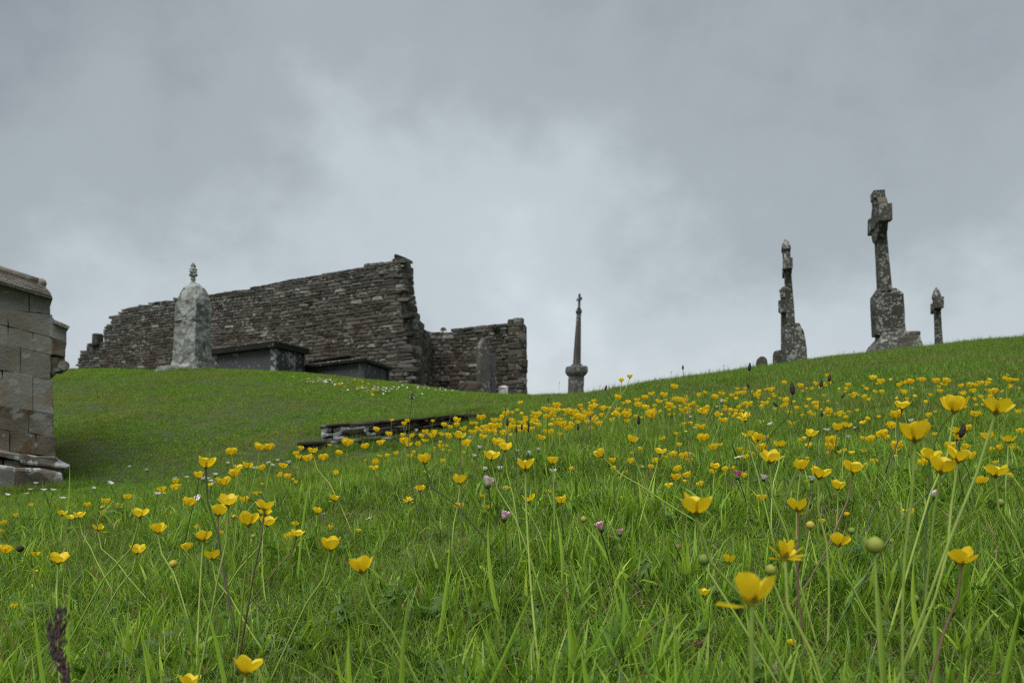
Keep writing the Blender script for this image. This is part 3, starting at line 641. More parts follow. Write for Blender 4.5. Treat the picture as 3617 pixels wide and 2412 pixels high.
slab_stone('headstone', P3(2763, 1300, 12.6) - Vector((0, 0, .1)), .12, .42, .3, .3, 0, M_cross_brown, 'brown slab edge showing behind the left side of the pedestal of the second tall cross')
root, at = cross('stone_cross', (2768, 1250), 15.5, None, 'short brown cross half hidden behind the left side of the second tall cross', R(-117), .22, .12, .34, .24, 1090, 1028, 1300, -.015, 2773, pointed=False, topw=.1)
root.children[0]
mb = MB(); c = at(1028); rings(mb, [sqring(Vector((c.x, c.y, c.z)), a, a, z, .1, 1) for z, a in ((-.01, .075), (.03, .07), (.09, .02))]); mb.build('point', M_cross_brown, root, bevel=.004)
root, at = cross('stone_cross', (3325, 1225), 14.5, None, 'small grey cross with a pointed top, right of the tallest cross', R(-114), .20, .115, .46, .20, 1080, 1015, 1230, -.05, 3317, pointed=True, topw=.10)

# ------------------------------------------------------------------ stone tomb at the left edge
TS = 800 / 1394
def tp(x, y, off=0.0):
    """crop coordinates on the tomb's face plane; the plane recedes to the right"""
    px, py = x * TS, 850 + y * TS
    # plane through px=0 @ 4.75 and px=240 @ 5.25
    a = Vector(((0 - CX) / F * 4.85, 4.85)); b = Vector(((240 - CX) / F * 5.06, 5.06)); d = Vector(((px - CX) / F, 1)); ab = b - a
    nn = Vector((ab.y, -ab.x)).normalized()
    Yv = (a.dot(nn) - off) / d.dot(nn)
    return P3(px, py, Yv)
a_ = tp(0, 900); b_ = tp(400, 900); tn = Vector((-(b_ - a_).y, (b_ - a_).x, 0)).normalized()   # into the tomb
tr = empty('stone_tomb', tp(150, 1500), 'large ashlar stone tomb with a shingled stone roof at the left edge of the picture', 'tomb')
def tblock(name, quad, mat, off=0.0, depth=.18, bevel=.0025, rough=.008, subdiv=1):
    mb = MB(); pts = [tp(x, y, off) for x, y in quad]; prism(mb, pts, tn * depth); return mb.build(name, mat, tr, bevel=bevel, rough=rough, roughscale=11, subdiv=subdiv)
rows = [((262, 348), (420, 455)), ((420, 455), (515, 600)), ((515, 600), (630, 705)), ((630, 705), (795, 860)), ((795, 860), (1015, 1068)), ((1015, 1068), (1160, 1205)), ((1160, 1205), (1292, 1328))]
splits = [[-700, -420, -160, 180, 308], [-700, -380, -120, 50, 322], [-700, -500, -200, 50, 205, 330], [-700, -350, -60, 125, 312], [-700, -450, -180, 15, 200, 326], [-700, -400, -120, 175, 326], [-700, -480, -230, 60, 222, 345]]
rr_ = random.Random(5)
for k, ((t0, t1), (b0, b1)) in enumerate(rows):
    for i in range(len(splits[k]) - 1):
        x0, x1 = splits[k][i] + .5, splits[k][i + 1] - .5
        yt = lambda x: t0 + (t1 - t0) * x / 330 + .5; yb = lambda x: b0 + (b1 - b0) * x / 330 - .5
        mt = M_tomb if k < 5 else M_tomb_low
        q = [(x0, yt(x0)), (x1, yt(x1)), (x1, yb(x1)), (x0, yb(x0))]
        if i == len(splits[k]) - 2:   # worn right-hand edge
            q = [(x0, yt(x0)), (x1, yt(x1)), (x1 + rr_.uniform(-5, 3), yt(x1) * .5 + yb(x1) * .5), (x1 + rr_.uniform(-2, 4), yb(x1)), (x0, yb(x0))]
        tblock('block', q, mt, off=rr_.uniform(-.004, .004) + .01)
# inner core and far side so that the tomb is solid
mb = MB(); pts = [tp(x, y, .06) for x, y in ((-700, 90), (300, 360), (318, 1325), (-700, 1240))]; prism(mb, pts, tn * 1.5); mb.build('tomb_core', M_core, tr)
# eave, stone roof in shingled rows, ridge roll
tblock('eave', [(-700, 52), (322, 346), (322, 358), (-700, 66)], M_roof, off=-.05, depth=1.7, bevel=.006)
def rp(x, t):   # roof slope: t=0 eave, t=1 ridge
    e = tp(x, 254 + .288 * x, -.05) if x > -800 else tp(x, 60, -.05)
    rx = x - 55 * t * max(0, 1); rg = tp(rx - 0, 136 + .32 * rx, -.05) + tn * .34
    return e * (1 - t) + rg * t
nrow = 6
for k in range(nrow):
    t0, t1 = k / nrow, (k + 1.25) / nrow
    x = -700 + (k % 2) * 30
    while x < 315:
        w_ = 60; xa, xb = x, min(x + w_ - 2, 318)
        if xb - xa > 8:
            up = Vector((0, 0, .008)) - tn * .008
            p = [rp(xa, t0) + up, rp(xb, t0) + up, rp(xb, min(t1, 1)), rp(xa, min(t1, 1))]
            mb = MB(); prism(mb, p, tn * .02 + Vector((0, 0, -.02)))
            mb.build('shingle', M_roof, tr, bevel=.002)
        x += w_
mb = MB(); v_, f_ = tube_data([rp(x, 1.0) + Vector((0, 0, .01)) for x in (-700, -400, -100, 150, 312)], [.028] * 5, 10); mb.addm(v_, f_); mb.f.append(tuple(range(9, -1, -1))); mb.f.append(tuple(range(40, 50))); mb.build('ridge_roll', M_roof, tr, smooth=True)
mb = MB(); c = rp(316, 1.0) + Vector((0.0, 0, .008)); secs = []
for i in range(1, 8):
    a = -math.pi / 2 + math.pi * i / 8
    secs.append([c + Vector((.034 * math.cos(a) * math.cos(b), .034 * math.cos(a) * math.sin(b), .036 * math.sin(a))) for b in np.linspace(0, 2 * math.pi, 10, endpoint=False)])
rings(mb, secs); mb.build('ridge_knob', M_roof, tr, smooth=True)
# back slope of roof
mb = MB(); prism(mb, [rp(-700, 1), rp(318, 1), rp(318, 0) + tn * 1.35, rp(-700, 0) + tn * 1.35], (0, 0, -.03)); mb.build('roof_back', M_roof, tr)
# gable end
mb = MB(); g0 = tp(316, 350, .02); prism(mb, [g0, g0 + tn * .6, rp(312, 1.0) - Vector((0, 0, .03))], (-.06, -.01, 0)); mb.build('gable', M_tomb, tr)
# side buttress with coping and scroll corbel
tblock('buttress', [(322, 508), (410, 545), (408, 622), (322, 600)], M_tomb, off=.0, depth=.35, bevel=.005)
tblock('buttress', [(322, 603), (407, 625), (403, 716), (318, 700)], M_tomb_low, off=.0, depth=.35, bevel=.006)
tblock('buttress_shoulder', [(304, 440), (312, 455), (332, 488), (332, 600), (304, 590)], M_tomb, off=.0, depth=.35, bevel=.006)
tblock('coping', [(326, 482), (430, 526), (430, 536), (418, 545), (326, 504)], M_roof, off=-.04, depth=.45, bevel=.005)
tblock('corbel', [(312, 712), (398, 722), (400, 735), (372, 742), (392, 752), (404, 768), (400, 788), (380, 800), (352, 803), (336, 822), (322, 832), (312, 830)], M_tomb_low, off=.02, depth=.25, bevel=.008, rough=.015)
mb = MB(); c = tp(392, 770, 0.0); v_, f_ = tube_data([c - tn * .01, c + tn * .22], [.033, .033], 12); mb.addm(v_, f_); mb.f += [tuple(range(11, -1, -1)), tuple(range(12, 24))]; mb.build('scroll', M_tomb_low, tr, bevel=.004, rough=.006)
# plinth
for x0, x1 in ((-700, -380), (-380, -120), (-120, 130), (130, 430)):
    f = lambda x: .19 * x
    tblock('plinth_top', [(x0 + 1, 1292 + f(x0)), (x1 - 1 if x1 < 400 else 345, 1292 + f(x1) if x1 < 400 else 1332), (x1 - 1, 1302 + f(x1)), (x1 - 1, 1322 + f(x1)), (x0 + 1, 1345 + f(x0))], M_tomb_white, off=-.10, depth=.4, bevel=.012, rough=.012)
for x0, x1 in ((-700, -300), (-300, 20), (20, 395)):
    f = lambda x: .10 * x
    tblock('plinth_foot', [(x0 + 1, 1340 + .17 * x0), (x1 - 1, 1345 + .12 * x1), (x1 - 1, 1400 + f(x1)), (x0 + 1, 1400 + f(x0))], M_tomb_low, off=-.07, depth=.4, bevel=.01, rough=.01)
for x0, x1, mt in ((-700, -250, M_tomb_white), (-250, 95, M_kerb_white), (95, 390, M_tomb_white)):
    tblock('base_slab', [(x0 + 1, 1392 + .08 * x0), (x1 - 1, 1392 + .08 * x1), (x1 - 1, 1620), (x0 + 1, 1620)], mt, off=-.14, depth=.5, bevel=.015, rough=.025)

# ------------------------------------------------------------------ low mossy grave kerb on the slope
kr = empty('grave_kerb', P3(1300, 1590, 5.8), 'low mossy stepped grave kerb of dark stones on the slope between the meadow and the ruin', 'grave kerb')
K1 = P3(1130, 1500, 5.6); K2 = P3(1745, 1500, 6.5)
kd = Vector((K2.x - K1.x, K2.y - K1.y, 0)); kn = Vector((-kd.y, kd.x, 0)).normalized()
def kp(px, py, off=0.0):
    a = Vector((K1.x, K1.y)); nn = Vector((kn.x, kn.y)); d = Vector(((px - CX) / F, 1)); Yv = (a.dot(nn) + off) / d.dot(nn); return P3(px, py, Yv)
def kblock(name, quad, mat, off=0, depth=.25, bevel=.008, rough=.016):
    mb = MB(); prism(mb, [kp(x, y, off) for x, y in quad], Vector((-.12, 1, 0)) * depth); return mb.build(name, mat, kr, bevel=bevel, rough=rough, roughscale=14, subdiv=1)
top = lambda x: 1502 - (x - 1130) * .078
rr_ = random.Random(9)
xs = [1128, 1235, 1330, 1432, 1540, 1640, 1742]
for i in range(len(xs) - 1):
    a, b = xs[i] + 1, xs[i + 1] - 1; e = 1 if i == len(xs) - 2 else 0
    kblock('coping', [(a, top(a)), (b, top(b) + 3 * e), (b + 2, top(b) + 9 - 2 * e), (a, top(a) + 12)], M_kerb, off=-.014, depth=.30)
for row, (h0, h1) in enumerate(((12, 28), (28, 45), (45, 64))):
    x = 1134
    while x < 1700:
        w_ = rr_.uniform(22, 60); b = min(x + w_, 1702)
        mt = M_kerb_white if 1145 < (x + b) / 2 < 1222 or rr_.random() < .12 else M_kerb
        k0 = 1 - (x - 1130) / 900; k1 = 1 - (b - 1130) / 900
        kblock('stone', [(x + .8, top(x) + h0 * k0 + 1), (b - .8, top(b) + h0 * k1 + 1), (b - .8, top(b) + h1 * k1), (x + .8, top(x) + h1 * k0)], mt, off=rr_.uniform(-.01, .01))
        x = b
low_ = lambda x: 1562 - (x - 1050) * .060
xs = [1048, 1150, 1270, 1400, 1530, 1660]
for i in range(len(xs) - 1):
    a, b = xs[i] + 1, xs[i + 1] - 1
    kblock('step_coping', [(a, low_(a)), (b, low_(b)), (b, low_(b) + 11), (a, low_(a) + 12)], M_kerb, off=-.158, depth=.22)
    m = (a + b) / 2
    kblock('step_stone', [(a + 3, low_(a) + 12), (m - 1, low_(m) + 12), (m - 1, low_(m) + 62), (a + 3, low_(a) + 62)], M_kerb, off=-.145)
    kblock('step_stone', [(m + 1, low_(m) + 12), (b, low_(b) + 12), (b, low_(b) + 62), (m + 1, low_(m) + 62)], M_kerb, off=-.15)

# ------------------------------------------------------------------ grass (instanced tufts, one 'stuff' object per kind)
def blade(V_, F_, U_, base, ang, length, width, bend, r, nseg=4, lean=0.15, curl=0.0):
    d = Vector((math.cos(ang), math.sin(ang), 0)); s = Vector((-d.y, d.x, 0)); n0 = len(V_)
    tw = r.uniform(-.5, .5)
    for k in range(nseg + 1):
        t = k / nseg; a = lean + bend * t * t
        # arc
        h = length * (t - .5 * a * a * t / 3.2) if a < 1.2 else length * t * max(.25, 1.15 - a * .42)
        o = length * t * math.sin(min(a, 1.45)) * .75
        p = base + d * o + Vector((0, 0, max(h, 0.001)))
        wv = width * (1 - t ** 2.2) * (.75 + .5 * math.sin(math.pi * min(t + .2, 1))) * .5
        sv = (s * math.cos(tw * t + curl) + d * math.sin(tw * t + curl)) * wv
        if k == nseg: V_.append(p); U_.append((.5, 1))
        else: V_ += [p - sv, p + sv]; U_ += [(0, t), (1, t)]
    for k in range(nseg - 1): F_.append((n0 + 2 * k, n0 + 2 * k + 1, n0 + 2 * k + 3, n0 + 2 * k + 2))
    F_.append((n0 + 2 * nseg - 2, n0 + 2 * nseg - 1, n0 + 2 * nseg))
def uvmesh(name, V_, F_, U_, mat):
    me = mesh_from(name, V_, F_, mat); uv = me.uv_layers.new(name='UVMap')
    li = np.empty(len(me.loops), int); me.loops.foreach_get('vertex_index', li)
    uv.data.foreach_set('uv', np.array(U_, np.float32)[li].ravel()); return me
def tuft(seed, n, rad, hmin, hmax, wmin, wmax, mat, bendmax=1.2, leanmax=.5, nseg=4):
    r = random.Random(seed); V_, F_, U_ = [], [], []
    for _ in range(n):
        a = r.uniform(0, 6.283); rr = rad * math.sqrt(r.random()); b = Vector((rr * math.cos(a), rr * math.sin(a), -.004))
        L = r.uniform(hmin, hmax) * (r.uniform(.5, 1)); blade(V_, F_, U_, b, r.uniform(0, 6.283), L, r.uniform(wmin, wmax), r.uniform(.05, bendmax) * r.random() ** .5, r, nseg, r.uniform(0, leanmax), r.uniform(-.6, .6))
    return bpy.data.objects.new('tuft', uvmesh('tuft', V_, F_, U_, mat))
def clover(seed, mat, nl=7, s=.006):
    r = random.Random(seed); V_, F_, U_ = [], [], []
    for _ in range(nl):
        c = Vector((r.uniform(-.02, .02), r.uniform(-.02, .02), r.uniform(.008, .03))); a0 = r.uniform(0, 6); tl = Vector((r.uniform(-.4, .4), r.uniform(-.4, .4), 1)).normalized()
        X_ = tl.orthogonal().normalized(); Y_ = tl.cross(X_)
        for k in range(3):
            a = a0 + k * 2.094; d = X_ * math.cos(a) + Y_ * math.sin(a); q = tl.cross(d); sz = s * r.uniform(.8, 1.2); n0 = len(V_)
            V_ += [c, c + d * sz * .6 + q * sz * .55 + tl * sz * .1, c + d * sz * 1.2 + q * sz * .3 + tl * sz * .25, c + d * sz * 1.2 - q * sz * .3 + tl * sz * .25, c + d * sz * .6 - q * sz * .55 + tl * sz * .1]
            U_ += [(.5, .4)] * 5; F_.append(tuple(range(n0, n0 + 5)))
    return bpy.data.objects.new('clover', uvmesh('clover', V_, F_, U_, mat))
def cutleaf(seed, mat):
    """divided buttercup leaves on short stalks"""
    r = random.Random(seed); V_, F_, U_ = [], [], []
    for _ in range(3):
        c0 = Vector((r.uniform(-.015, .015), r.uniform(-.015, .015), 0)); c = c0 + Vector((r.uniform(-.015, .015), r.uniform(-.015, .015), r.uniform(.02, .05)))
        tv, tf = tube_data([c0, (c0 + c) / 2 + Vector((.003, 0, 0)), c], [.0007] * 3, 3); n0 = len(V_); V_ += tv; U_ += [(.5, .3)] * len(tv); F_ += [tuple(i + n0 for i in q) for q in tf]
        tl = Vector((r.uniform(-.5, .5), r.uniform(-.5, .5), 1)).normalized(); X_ = tl.orthogonal().normalized(); Y_ = tl.cross(X_); a0 = r.uniform(0, 6)
        for k in range(9):
            a = a0 + (k - 4) * .55; L = r.uniform(.008, .016); d = X_ * math.cos(a) + Y_ * math.sin(a); q = tl.cross(d); n0 = len(V_)
            V_ += [c, c + d * L * .6 + q * L * .16 + tl * L * .1, c + d * L + tl * L * .05, c + d * L * .6 - q * L * .16 + tl * L * .1]; U_ += [(.5, .5)] * 4; F_.append((n0, n0 + 1, n0 + 2, n0 + 3))
    return bpy.data.objects.new('cut_leaf', uvmesh('cut_leaf', V_, F_, U_, mat))
def scatter(name, xs, ys, srcs, weights, smin, smax, label, tilt=.12, sink=.0, scalefn=None, seed=1):
    g = np.random.default_rng(seed); n = len(xs); z = ter(xs, ys) - sink
    me = bpy.data.meshes.new(name + '_points'); me.vertices.add(n)
    me.vertices.foreach_set('co', np.stack([xs, ys, z], -1).astype(np.float32).ravel())
    rot = np.stack([g.normal(0, tilt, n), g.normal(0, tilt, n), g.uniform(0, 6.283, n)], -1).astype(np.float32)
    sc = g.uniform(smin, smax, n).astype(np.float32)
    if scalefn is not None: sc *= scalefn(xs, ys).astype(np.float32)
    a = me.attributes.new('rot', 'FLOAT_VECTOR', 'POINT'); a.data.foreach_set('vector', rot.ravel())
    a = me.attributes.new('scl', 'FLOAT', 'POINT'); a.data.foreach_set('value', sc)
    a = me.attributes.new('pick', 'INT', 'POINT'); a.data.foreach_set('value', g.choice(len(srcs), n, p=np.array(weights) / sum(weights)).astype(np.int32))
    o = add(name, me); c = bpy.data.collections.new(name + '_kinds')
    for i, s_ in enumerate(srcs): s_.name = '%s_%03d' % (name, i); c.objects.link(s_)
    ng = bpy.data.node_groups.new(name, 'GeometryNodeTree'); ng.interface.new_socket('Geometry', in_out='INPUT', socket_type='NodeSocketGeometry'); ng.interface.new_socket('Geometry', in_out='OUTPUT', socket_type='NodeSocketGeometry')
    gi = ng.nodes.new('NodeGroupInput'); go = ng.nodes.new('NodeGroupOutput'); ip = ng.nodes.new('GeometryNodeInstanceOnPoints')
    ci = ng.nodes.new('GeometryNodeCollectionInfo'); ci.inputs['Collection'].default_value = c; ci.inputs['Separate Children'].default_value = True; ci.inputs['Reset Children'].default_value = True
    def at_(nm, ty):
        q = ng.nodes.new('GeometryNodeInputNamedAttribute'); q.data_type = ty; q.inputs['Name'].default_value = nm; return q.outputs['Attribute']
    er = ng.nodes.new('FunctionNodeEulerToRotation')
    L = ng.links.new; L(gi.outputs[0], ip.inputs['Points']); L(ci.outputs[0], ip.inputs['Instance']); ip.inputs['Pick Instance'].default_value = True
    L(at_('pick', 'INT'), ip.inputs['Instance Index']); L(at_('rot', 'FLOAT_VECTOR'), er.inputs[0]); L(er.outputs[0], ip.inputs['Rotation'])
    L(at_('scl', 'FLOAT'), ip.inputs['Scale']); L(ip.outputs[0], go.inputs[0])
    md = o.modifiers.new('grass', 'NODES'); md.node_group = ng
    return tag(o, label, None, None, 'stuff')
def wedge(n, y0, y1, seed, tx0=-.80, tx1=.80, power=1.0, margin=1.5):
    """points on the ground between depths y0 and y1, over the strip in view and a margin on either side of it"""
    g = np.random.default_rng(seed); yy = np.linspace(y0, y1, 400)
    core = (tx1 - tx0) * yy; dens = (yy / y1) ** (2 * power - 2); ml = margin * (tx0 < -.5); mr = margin * (tx1 > .5)
    wfull = core + ml + mr; n2 = int(n * (wfull * dens).sum() / (core * dens).sum())
    cdf = np.cumsum(wfull * dens); y = np.interp(g.random(n2), cdf / cdf[-1], yy)
    x = tx0 * y - ml + g.random(n2) * ((tx1 - tx0) * y + ml + mr)
    return x, y
def pn2(x, y, s=1.0, o=0.0):
    return (np.sin(x * 2.3 * s + 1.3 * np.sin(y * 1.7 * s + o) + o) + np.sin(y * 2.9 * s + 1.7 * np.sin(x * 1.3 * s - o) + 2 * o)) * .25 + .5

def meadow_mask(x, y):
    """1 in the uncut flowery meadow, 0 on the mown slopes"""
    px = CX + F * x / np.maximum(y, .01)
    edge = np.interp(px, [-400, 600, 1000, 1500, 2000, 2600, 3617], [3.9, 3.7, 3.5, 3.4, 3.5, 3.4, 3.5])
    return np.clip((edge - y) / .5, 0, 1)
# fine dense sward near the camera
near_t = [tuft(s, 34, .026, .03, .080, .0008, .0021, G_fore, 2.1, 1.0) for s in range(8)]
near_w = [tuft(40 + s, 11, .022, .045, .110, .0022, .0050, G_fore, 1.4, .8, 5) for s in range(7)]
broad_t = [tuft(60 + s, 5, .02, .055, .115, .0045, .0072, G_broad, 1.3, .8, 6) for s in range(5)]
dry_t = [tuft(80 + s, 14, .03, .02, .06, .0006, .0013, G_dry, 1.9, 1.2) for s in range(4)]
cl_t = [clover(100 + s, G_leaf) for s in range(3)] + [cutleaf(110 + s, G_leaf) for s in range(4)]
x, y = wedge(15500, .30, 2.3, 11, -1.0, 1.0, .80)
scatter('meadow_grass', x, y, near_t + near_w + broad_t + cl_t, [1.2] * 8 + [.42] * 7 + [.10] * 5 + [.5] * 3 + [.10] * 4, .75, 1.2, 'thick green meadow grass of fine and broad blades in the foreground', .2, scalefn=lambda a, b: .62 + .62 * pn2(a, b, 4.2, 1.0), seed=2)
x, y = wedge(4200, .3, 2.3, 12, -1.0, 1.0, .8)
scatter('dry_thatch', x, y, dry_t, [1] * 4, .7, 1.2, 'straw coloured dry stalks lying low in the meadow grass', .3, seed=3)
mid_t = [tuft(200 + s, 26, .040, .03, .070, .0012, .0028, G_fore, 1.3, .6, 3) for s in range(8)]
x, y = wedge(17000, 2.2, 4.3, 13, -.85, .85); k = RNG.random(len(x)) < .12 + .88 * meadow_mask(x, y); x, y = x[k], y[k]
scatter('meadow_grass', x, y, mid_t, [1] * 8, .7, 1.15, 'green meadow grass thinning towards the mown slopes', .15, scalefn=lambda a, b: .65 + .5 * pn2(a, b, 3.1, .4), seed=4)
hill_t = [tuft(300 + s, 30, .055, .018, .040, .0018, .0036, G_hill, 1.1, .6, 2) for s in range(8)]
slope_t = [tuft(330 + s, 30, .055, .020, .048, .0016, .0034, G_mid, 1.1, .5, 2) for s in range(8)]
def leftside(x, y): return (CX + F * x / y) < np.interp(y, [3, 5, 7, 12, 20], [2100, 1990, 1900, 1930, 1930])
x, y = wedge(60000, 3.0, 14.5, 14, -.78, .12); k = leftside(x, y) & (RNG.random(len(x)) > meadow_mask(x, y)); x, y = x[k], y[k]
scatter('mown_grass', x, y, hill_t, [1] * 8, .75, 1.2, 'short mown grass covering the rounded bank below the ruin', .15, scalefn=lambda a, b: .75 + .45 * pn2(a, b, 1.3, .9), seed=5)
x, y = wedge(52000, 2.9, 14.0, 15, -.12, .80); k = (~leftside(x, y)) & (RNG.random(len(x)) > meadow_mask(x, y)); x, y = x[k], y[k]
scatter('slope_grass', x, y, slope_t, [1] * 8, .8, 1.25, 'short rough grass on the rising slope under the stone crosses', .15, scalefn=lambda a, b: .75 + .5 * pn2(a, b, 1.7, 2.1), seed=6)
# taller wisps along the skyline
wisp = [tuft(400 + s, 9, .04, .05, .12, .0010, .0022, G_mid, .7, .3, 3) for s in range(5)]
x, y = wedge(1500, 5.5, 9.0, 16, .0, .80)
scatter('slope_wisps', x, y, wisp, [1] * 5, .6, 1.1, 'taller grass wisps standing up from the right hand slope', .12, seed=7)

gx, gy = [], []
rq = random.Random(4)
def along(a, b, n, wid):
    for _ in range(n):
        q = a.lerp(b, rq.random()); gx.append(q.x + rq.gauss(0, wid)); gy.append(q.y + rq.gauss(0, wid))
along(kp(1045, 1500, -.24), kp(1740, 1500, -.12), 420, .05); along(kp(1110, 1500, .26), kp(1740, 1500, .26), 420, .05); along(kp(1035, 1500, -.1), kp(1120, 1500, .1), 60, .05)
along(tp(-200, 1500, -.20), tp(440, 1500, -.2), 260, .06); along(tp(440, 1500, -.2), tp(380, 1400, .3), 60, .05)
along(P3(3010, 1250, 11.5), P3(3230, 1240, 11.6), 140, .08); along(P3(2750, 1290, 11.7), P3(2860, 1290, 11.7), 70, .06); along(P3(3290, 1230, 14.3), P3(3350, 1230, 14.3), 40, .06)
along(P3(545, 1296, 10.6), P3(760, 1296, 10.6), 160, .07); along(P3(2015, 1370, 15.5), P3(2060, 1370, 15.5), 30, .06)
long_t = [tuft(500 + s, 22, .04, .05, .11, .0014, .0028, G_mid, 1.1, .5, 3) for s in range(6)]
scatter('foot_grass', np.array(gx), np.array(gy), long_t, [1] * 6, .6, 1.1, 'longer uncut grass hugging the foot of the kerb, tombs and crosses', .2, seed=9)

x, y = wedge(9000, 3.6, 13.5, 21, -.78, .80); k = pn2(x, y, 2.6, 2.7) + .35 * pn2(x, y, 9.0, .3) > .98; x, y = x[k], y[k]
clump_t = [tuft(600 + s, 26, .06, .03, .075, .0018, .0034, G_clump, 1.2, .8, 3) for s in range(5)]
scatter('turf_tufts', x, y, clump_t, [1] * 5, .5, 1.1, 'darker uneven tufts dotted over the mown bank and slope', .2, seed=10)
# ------------------------------------------------------------------ flowers
def petal_m(name, t): return t
def petal_mat():
    m, t, out = newmat('buttercup_petal'); g = geo(t); oi = N(t, 'ShaderNodeObjectInfo')
    n = noise(t, g.outputs['Position'], 420, 3, .5)
    uv = N(t, 'ShaderNodeUVMap'); s = N(t, 'ShaderNodeSeparateXYZ'); t.links.new(uv.outputs[0], s.inputs[0])
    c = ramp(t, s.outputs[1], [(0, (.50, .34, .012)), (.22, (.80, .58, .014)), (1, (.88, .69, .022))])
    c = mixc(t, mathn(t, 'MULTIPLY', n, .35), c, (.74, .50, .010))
    c = mixc(t, mathn(t, 'MULTIPLY', oi.outputs['Random'], .25), c, (.76, .52, .01))
    bs = N(t, 'ShaderNodeBsdfPrincipled'); t.links.new(c, bs.inputs['Base Color']); bs.inputs['Roughness'].default_value = .38; bs.inputs['Specular IOR Level'].default_value = .35
    tr = N(t, 'ShaderNodeBsdfTranslucent'); t.links.new(c, tr.inputs[0]); mx = N(t, 'ShaderNodeMixShader'); mx.inputs[0].default_value = .45
    t.links.new(bs.outputs[0], mx.inputs[1]); t.links.new(tr.outputs[0], mx.inputs[2]); t.links.new(mx.outputs[0], out.inputs[0]); return m
M_pet = petal_mat()
M_stam = plain_mat('stamens', (.62, .42, .02), .6, .2)
M_sep = plain_mat('sepals', (.34, .30, .03), .6, .4, col2=(.20, .22, .03))
M_stem = plain_mat('flower_stem', (.36, .46, .09), .55, .3, scale=60, col2=(.22, .32, .055))
M_stem_d = plain_mat('dark_stem', (.065, .11, .030), .6, scale=60, col2=(.04, .05, .02))
M_stem_r = plain_mat('reddish_stem', (.17, .105, .065), .6, .1, scale=50, col2=(.12, .10, .05))
M_bud = plain_mat('green_bud', (.32, .34, .05), .6, .3, col2=(.16, .23, .04), scale=700)
M_bud_y = plain_mat('yellowing_bud', (.55, .40, .04), .6, .2, col2=(.28, .28, .05))
M_white = plain_mat('daisy_petal', (.78, .77, .76), .6, .35, vary=.12)
M_pink = plain_mat('pink_tipped_petal', (.80, .68, .73), .6, .3, col2=(.58, .07, .20), scale=420)
M_disc = plain_mat('daisy_disc', (.70, .48, .03), .7)
M_plant = plain_mat('plantain_head', (.030, .024, .018), .85, vary=.5, scale=500)
M_purple = plain_mat('purple_seed_head', (.12, .075, .085), .8, .2, col2=(.055, .035, .042), scale=400)
M_brown = plain_mat('withered', (.20, .11, .05), .8, .1, col2=(.09, .04, .025))

R0 = .012          # petal length of a 24 mm flower
def petal_grid(openness, wide=1.0, seed=0, nu=4, nv=5, L=R0 * 1.15, notch=.0):
    """openness 0 = closed cup, 1 = flat; grows from the origin outwards along +x"""
    r = random.Random(seed); V_, F_, U_ = [], [], []
    p = Vector((.0009, 0, 0)); steps = []; A0 = 36 - 14 * openness; A1 = 78 - 50 * openness
    for j in range(nv + 1):
        t = j / nv; steps.append((p.copy(), t))
        ang = R(A0 + (A1 - A0) * min(1, t * 1.9))
        p = p + Vector((math.cos(ang), 0, math.sin(ang))) * L / nv
    kx = .0118 / max(c.x for c, t in steps); L *= kx; steps = [(c * kx, t) for c, t in steps]
    for (c, t) in steps:
        w_ = L * .50 * wide * (.16 + .92 * math.sin(min(1, t * 1.18 + .02) * math.pi * .56) ** 1.1) * (1 if t < .8 else math.sqrt(max(0.03, 1 - ((t - .8) / .215) ** 2 * .75)))
        for i in range(nu + 1):
            q = (i / nu - .5) * 2
            lift = .20 * L * q * q * t * (1 - .4 * openness)
            tipc = -.10 * L * q * q * max(0, t - .6) / .4 + r.uniform(-.02, .02) * L * t
            # curl the sides in towards the flower axis
            V_.append(Vector((c.x - lift * .75, q * w_, c.z + lift * .25 + tipc))); U_.append((i / nu, t))
    for j in range(nv):
        for i in range(nu): a_ = j * (nu + 1) + i; F_.append((a_, a_ + 1, a_ + nu + 2, a_ + nu + 1))
    return V_, F_, U_
PET = {}
for o_ in (0.12, 0.35, 0.6, 0.9):
    for sd in range(2):
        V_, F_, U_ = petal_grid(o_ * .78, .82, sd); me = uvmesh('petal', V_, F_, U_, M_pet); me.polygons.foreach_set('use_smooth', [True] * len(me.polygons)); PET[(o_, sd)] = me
V_, F_, U_ = petal_grid(.75, .42, 3); PET['narrow'] = uvmesh('petal', V_, F_, U_, M_pet)
def stamen_data(seed=0, n=26, s=1.0):
    r = random.Random(seed); mb = MB()
    for k in range(n):
        a = r.uniform(0, 6.283); e = R(r.uniform(25, 88)); L = r.uniform(.0030, .0048) * s
        d = Vector((math.cos(a) * math.cos(e), math.sin(a) * math.cos(e), math.sin(e))); q = d.orthogonal().normalized() * .00045 * s; p = d.cross(q)
        mb.addm([d * .001, d * L + q, d * L + p, d * L - q, d * L - p, d * (L * 1.2)], [(0, 1, 2), (0, 2, 3), (0, 3, 4), (0, 4, 1), (5, 2, 1), (5, 3, 2), (5, 4, 3), (5, 1, 4)])
    return mb
STAM = mesh_from('stamens', stamen_data().v, stamen_data().f, M_stam)
def sepal_data():
    mb = MB()
    for k in range(5):
        a = k * 1.2566 + .6; d = Vector((math.cos(a), math.sin(a), 0)); s = Vector((-d.y, d.x, 0)); z = Vector((0, 0, 1)); L = .0085
        mb.addm([d * .0006 - z * .0012, d * L * .42 + s * .0022 + z * .0006, d * L * .80 + z * .0042, d * L * .42 - s * .0022 + z * .0006], [(0, 1, 2, 3)])
    rings(mb, [[Vector((rr * math.cos(b), rr * math.sin(b), z_)) for b in np.linspace(0, 6.283, 6, endpoint=False)] for z_, rr in ((-.003, .0008), (-.0012, .0016), (.0006, .0016))])
    return mb
SEP = mesh_from('sepals', sepal_data().v, sepal_data().f, M_sep)
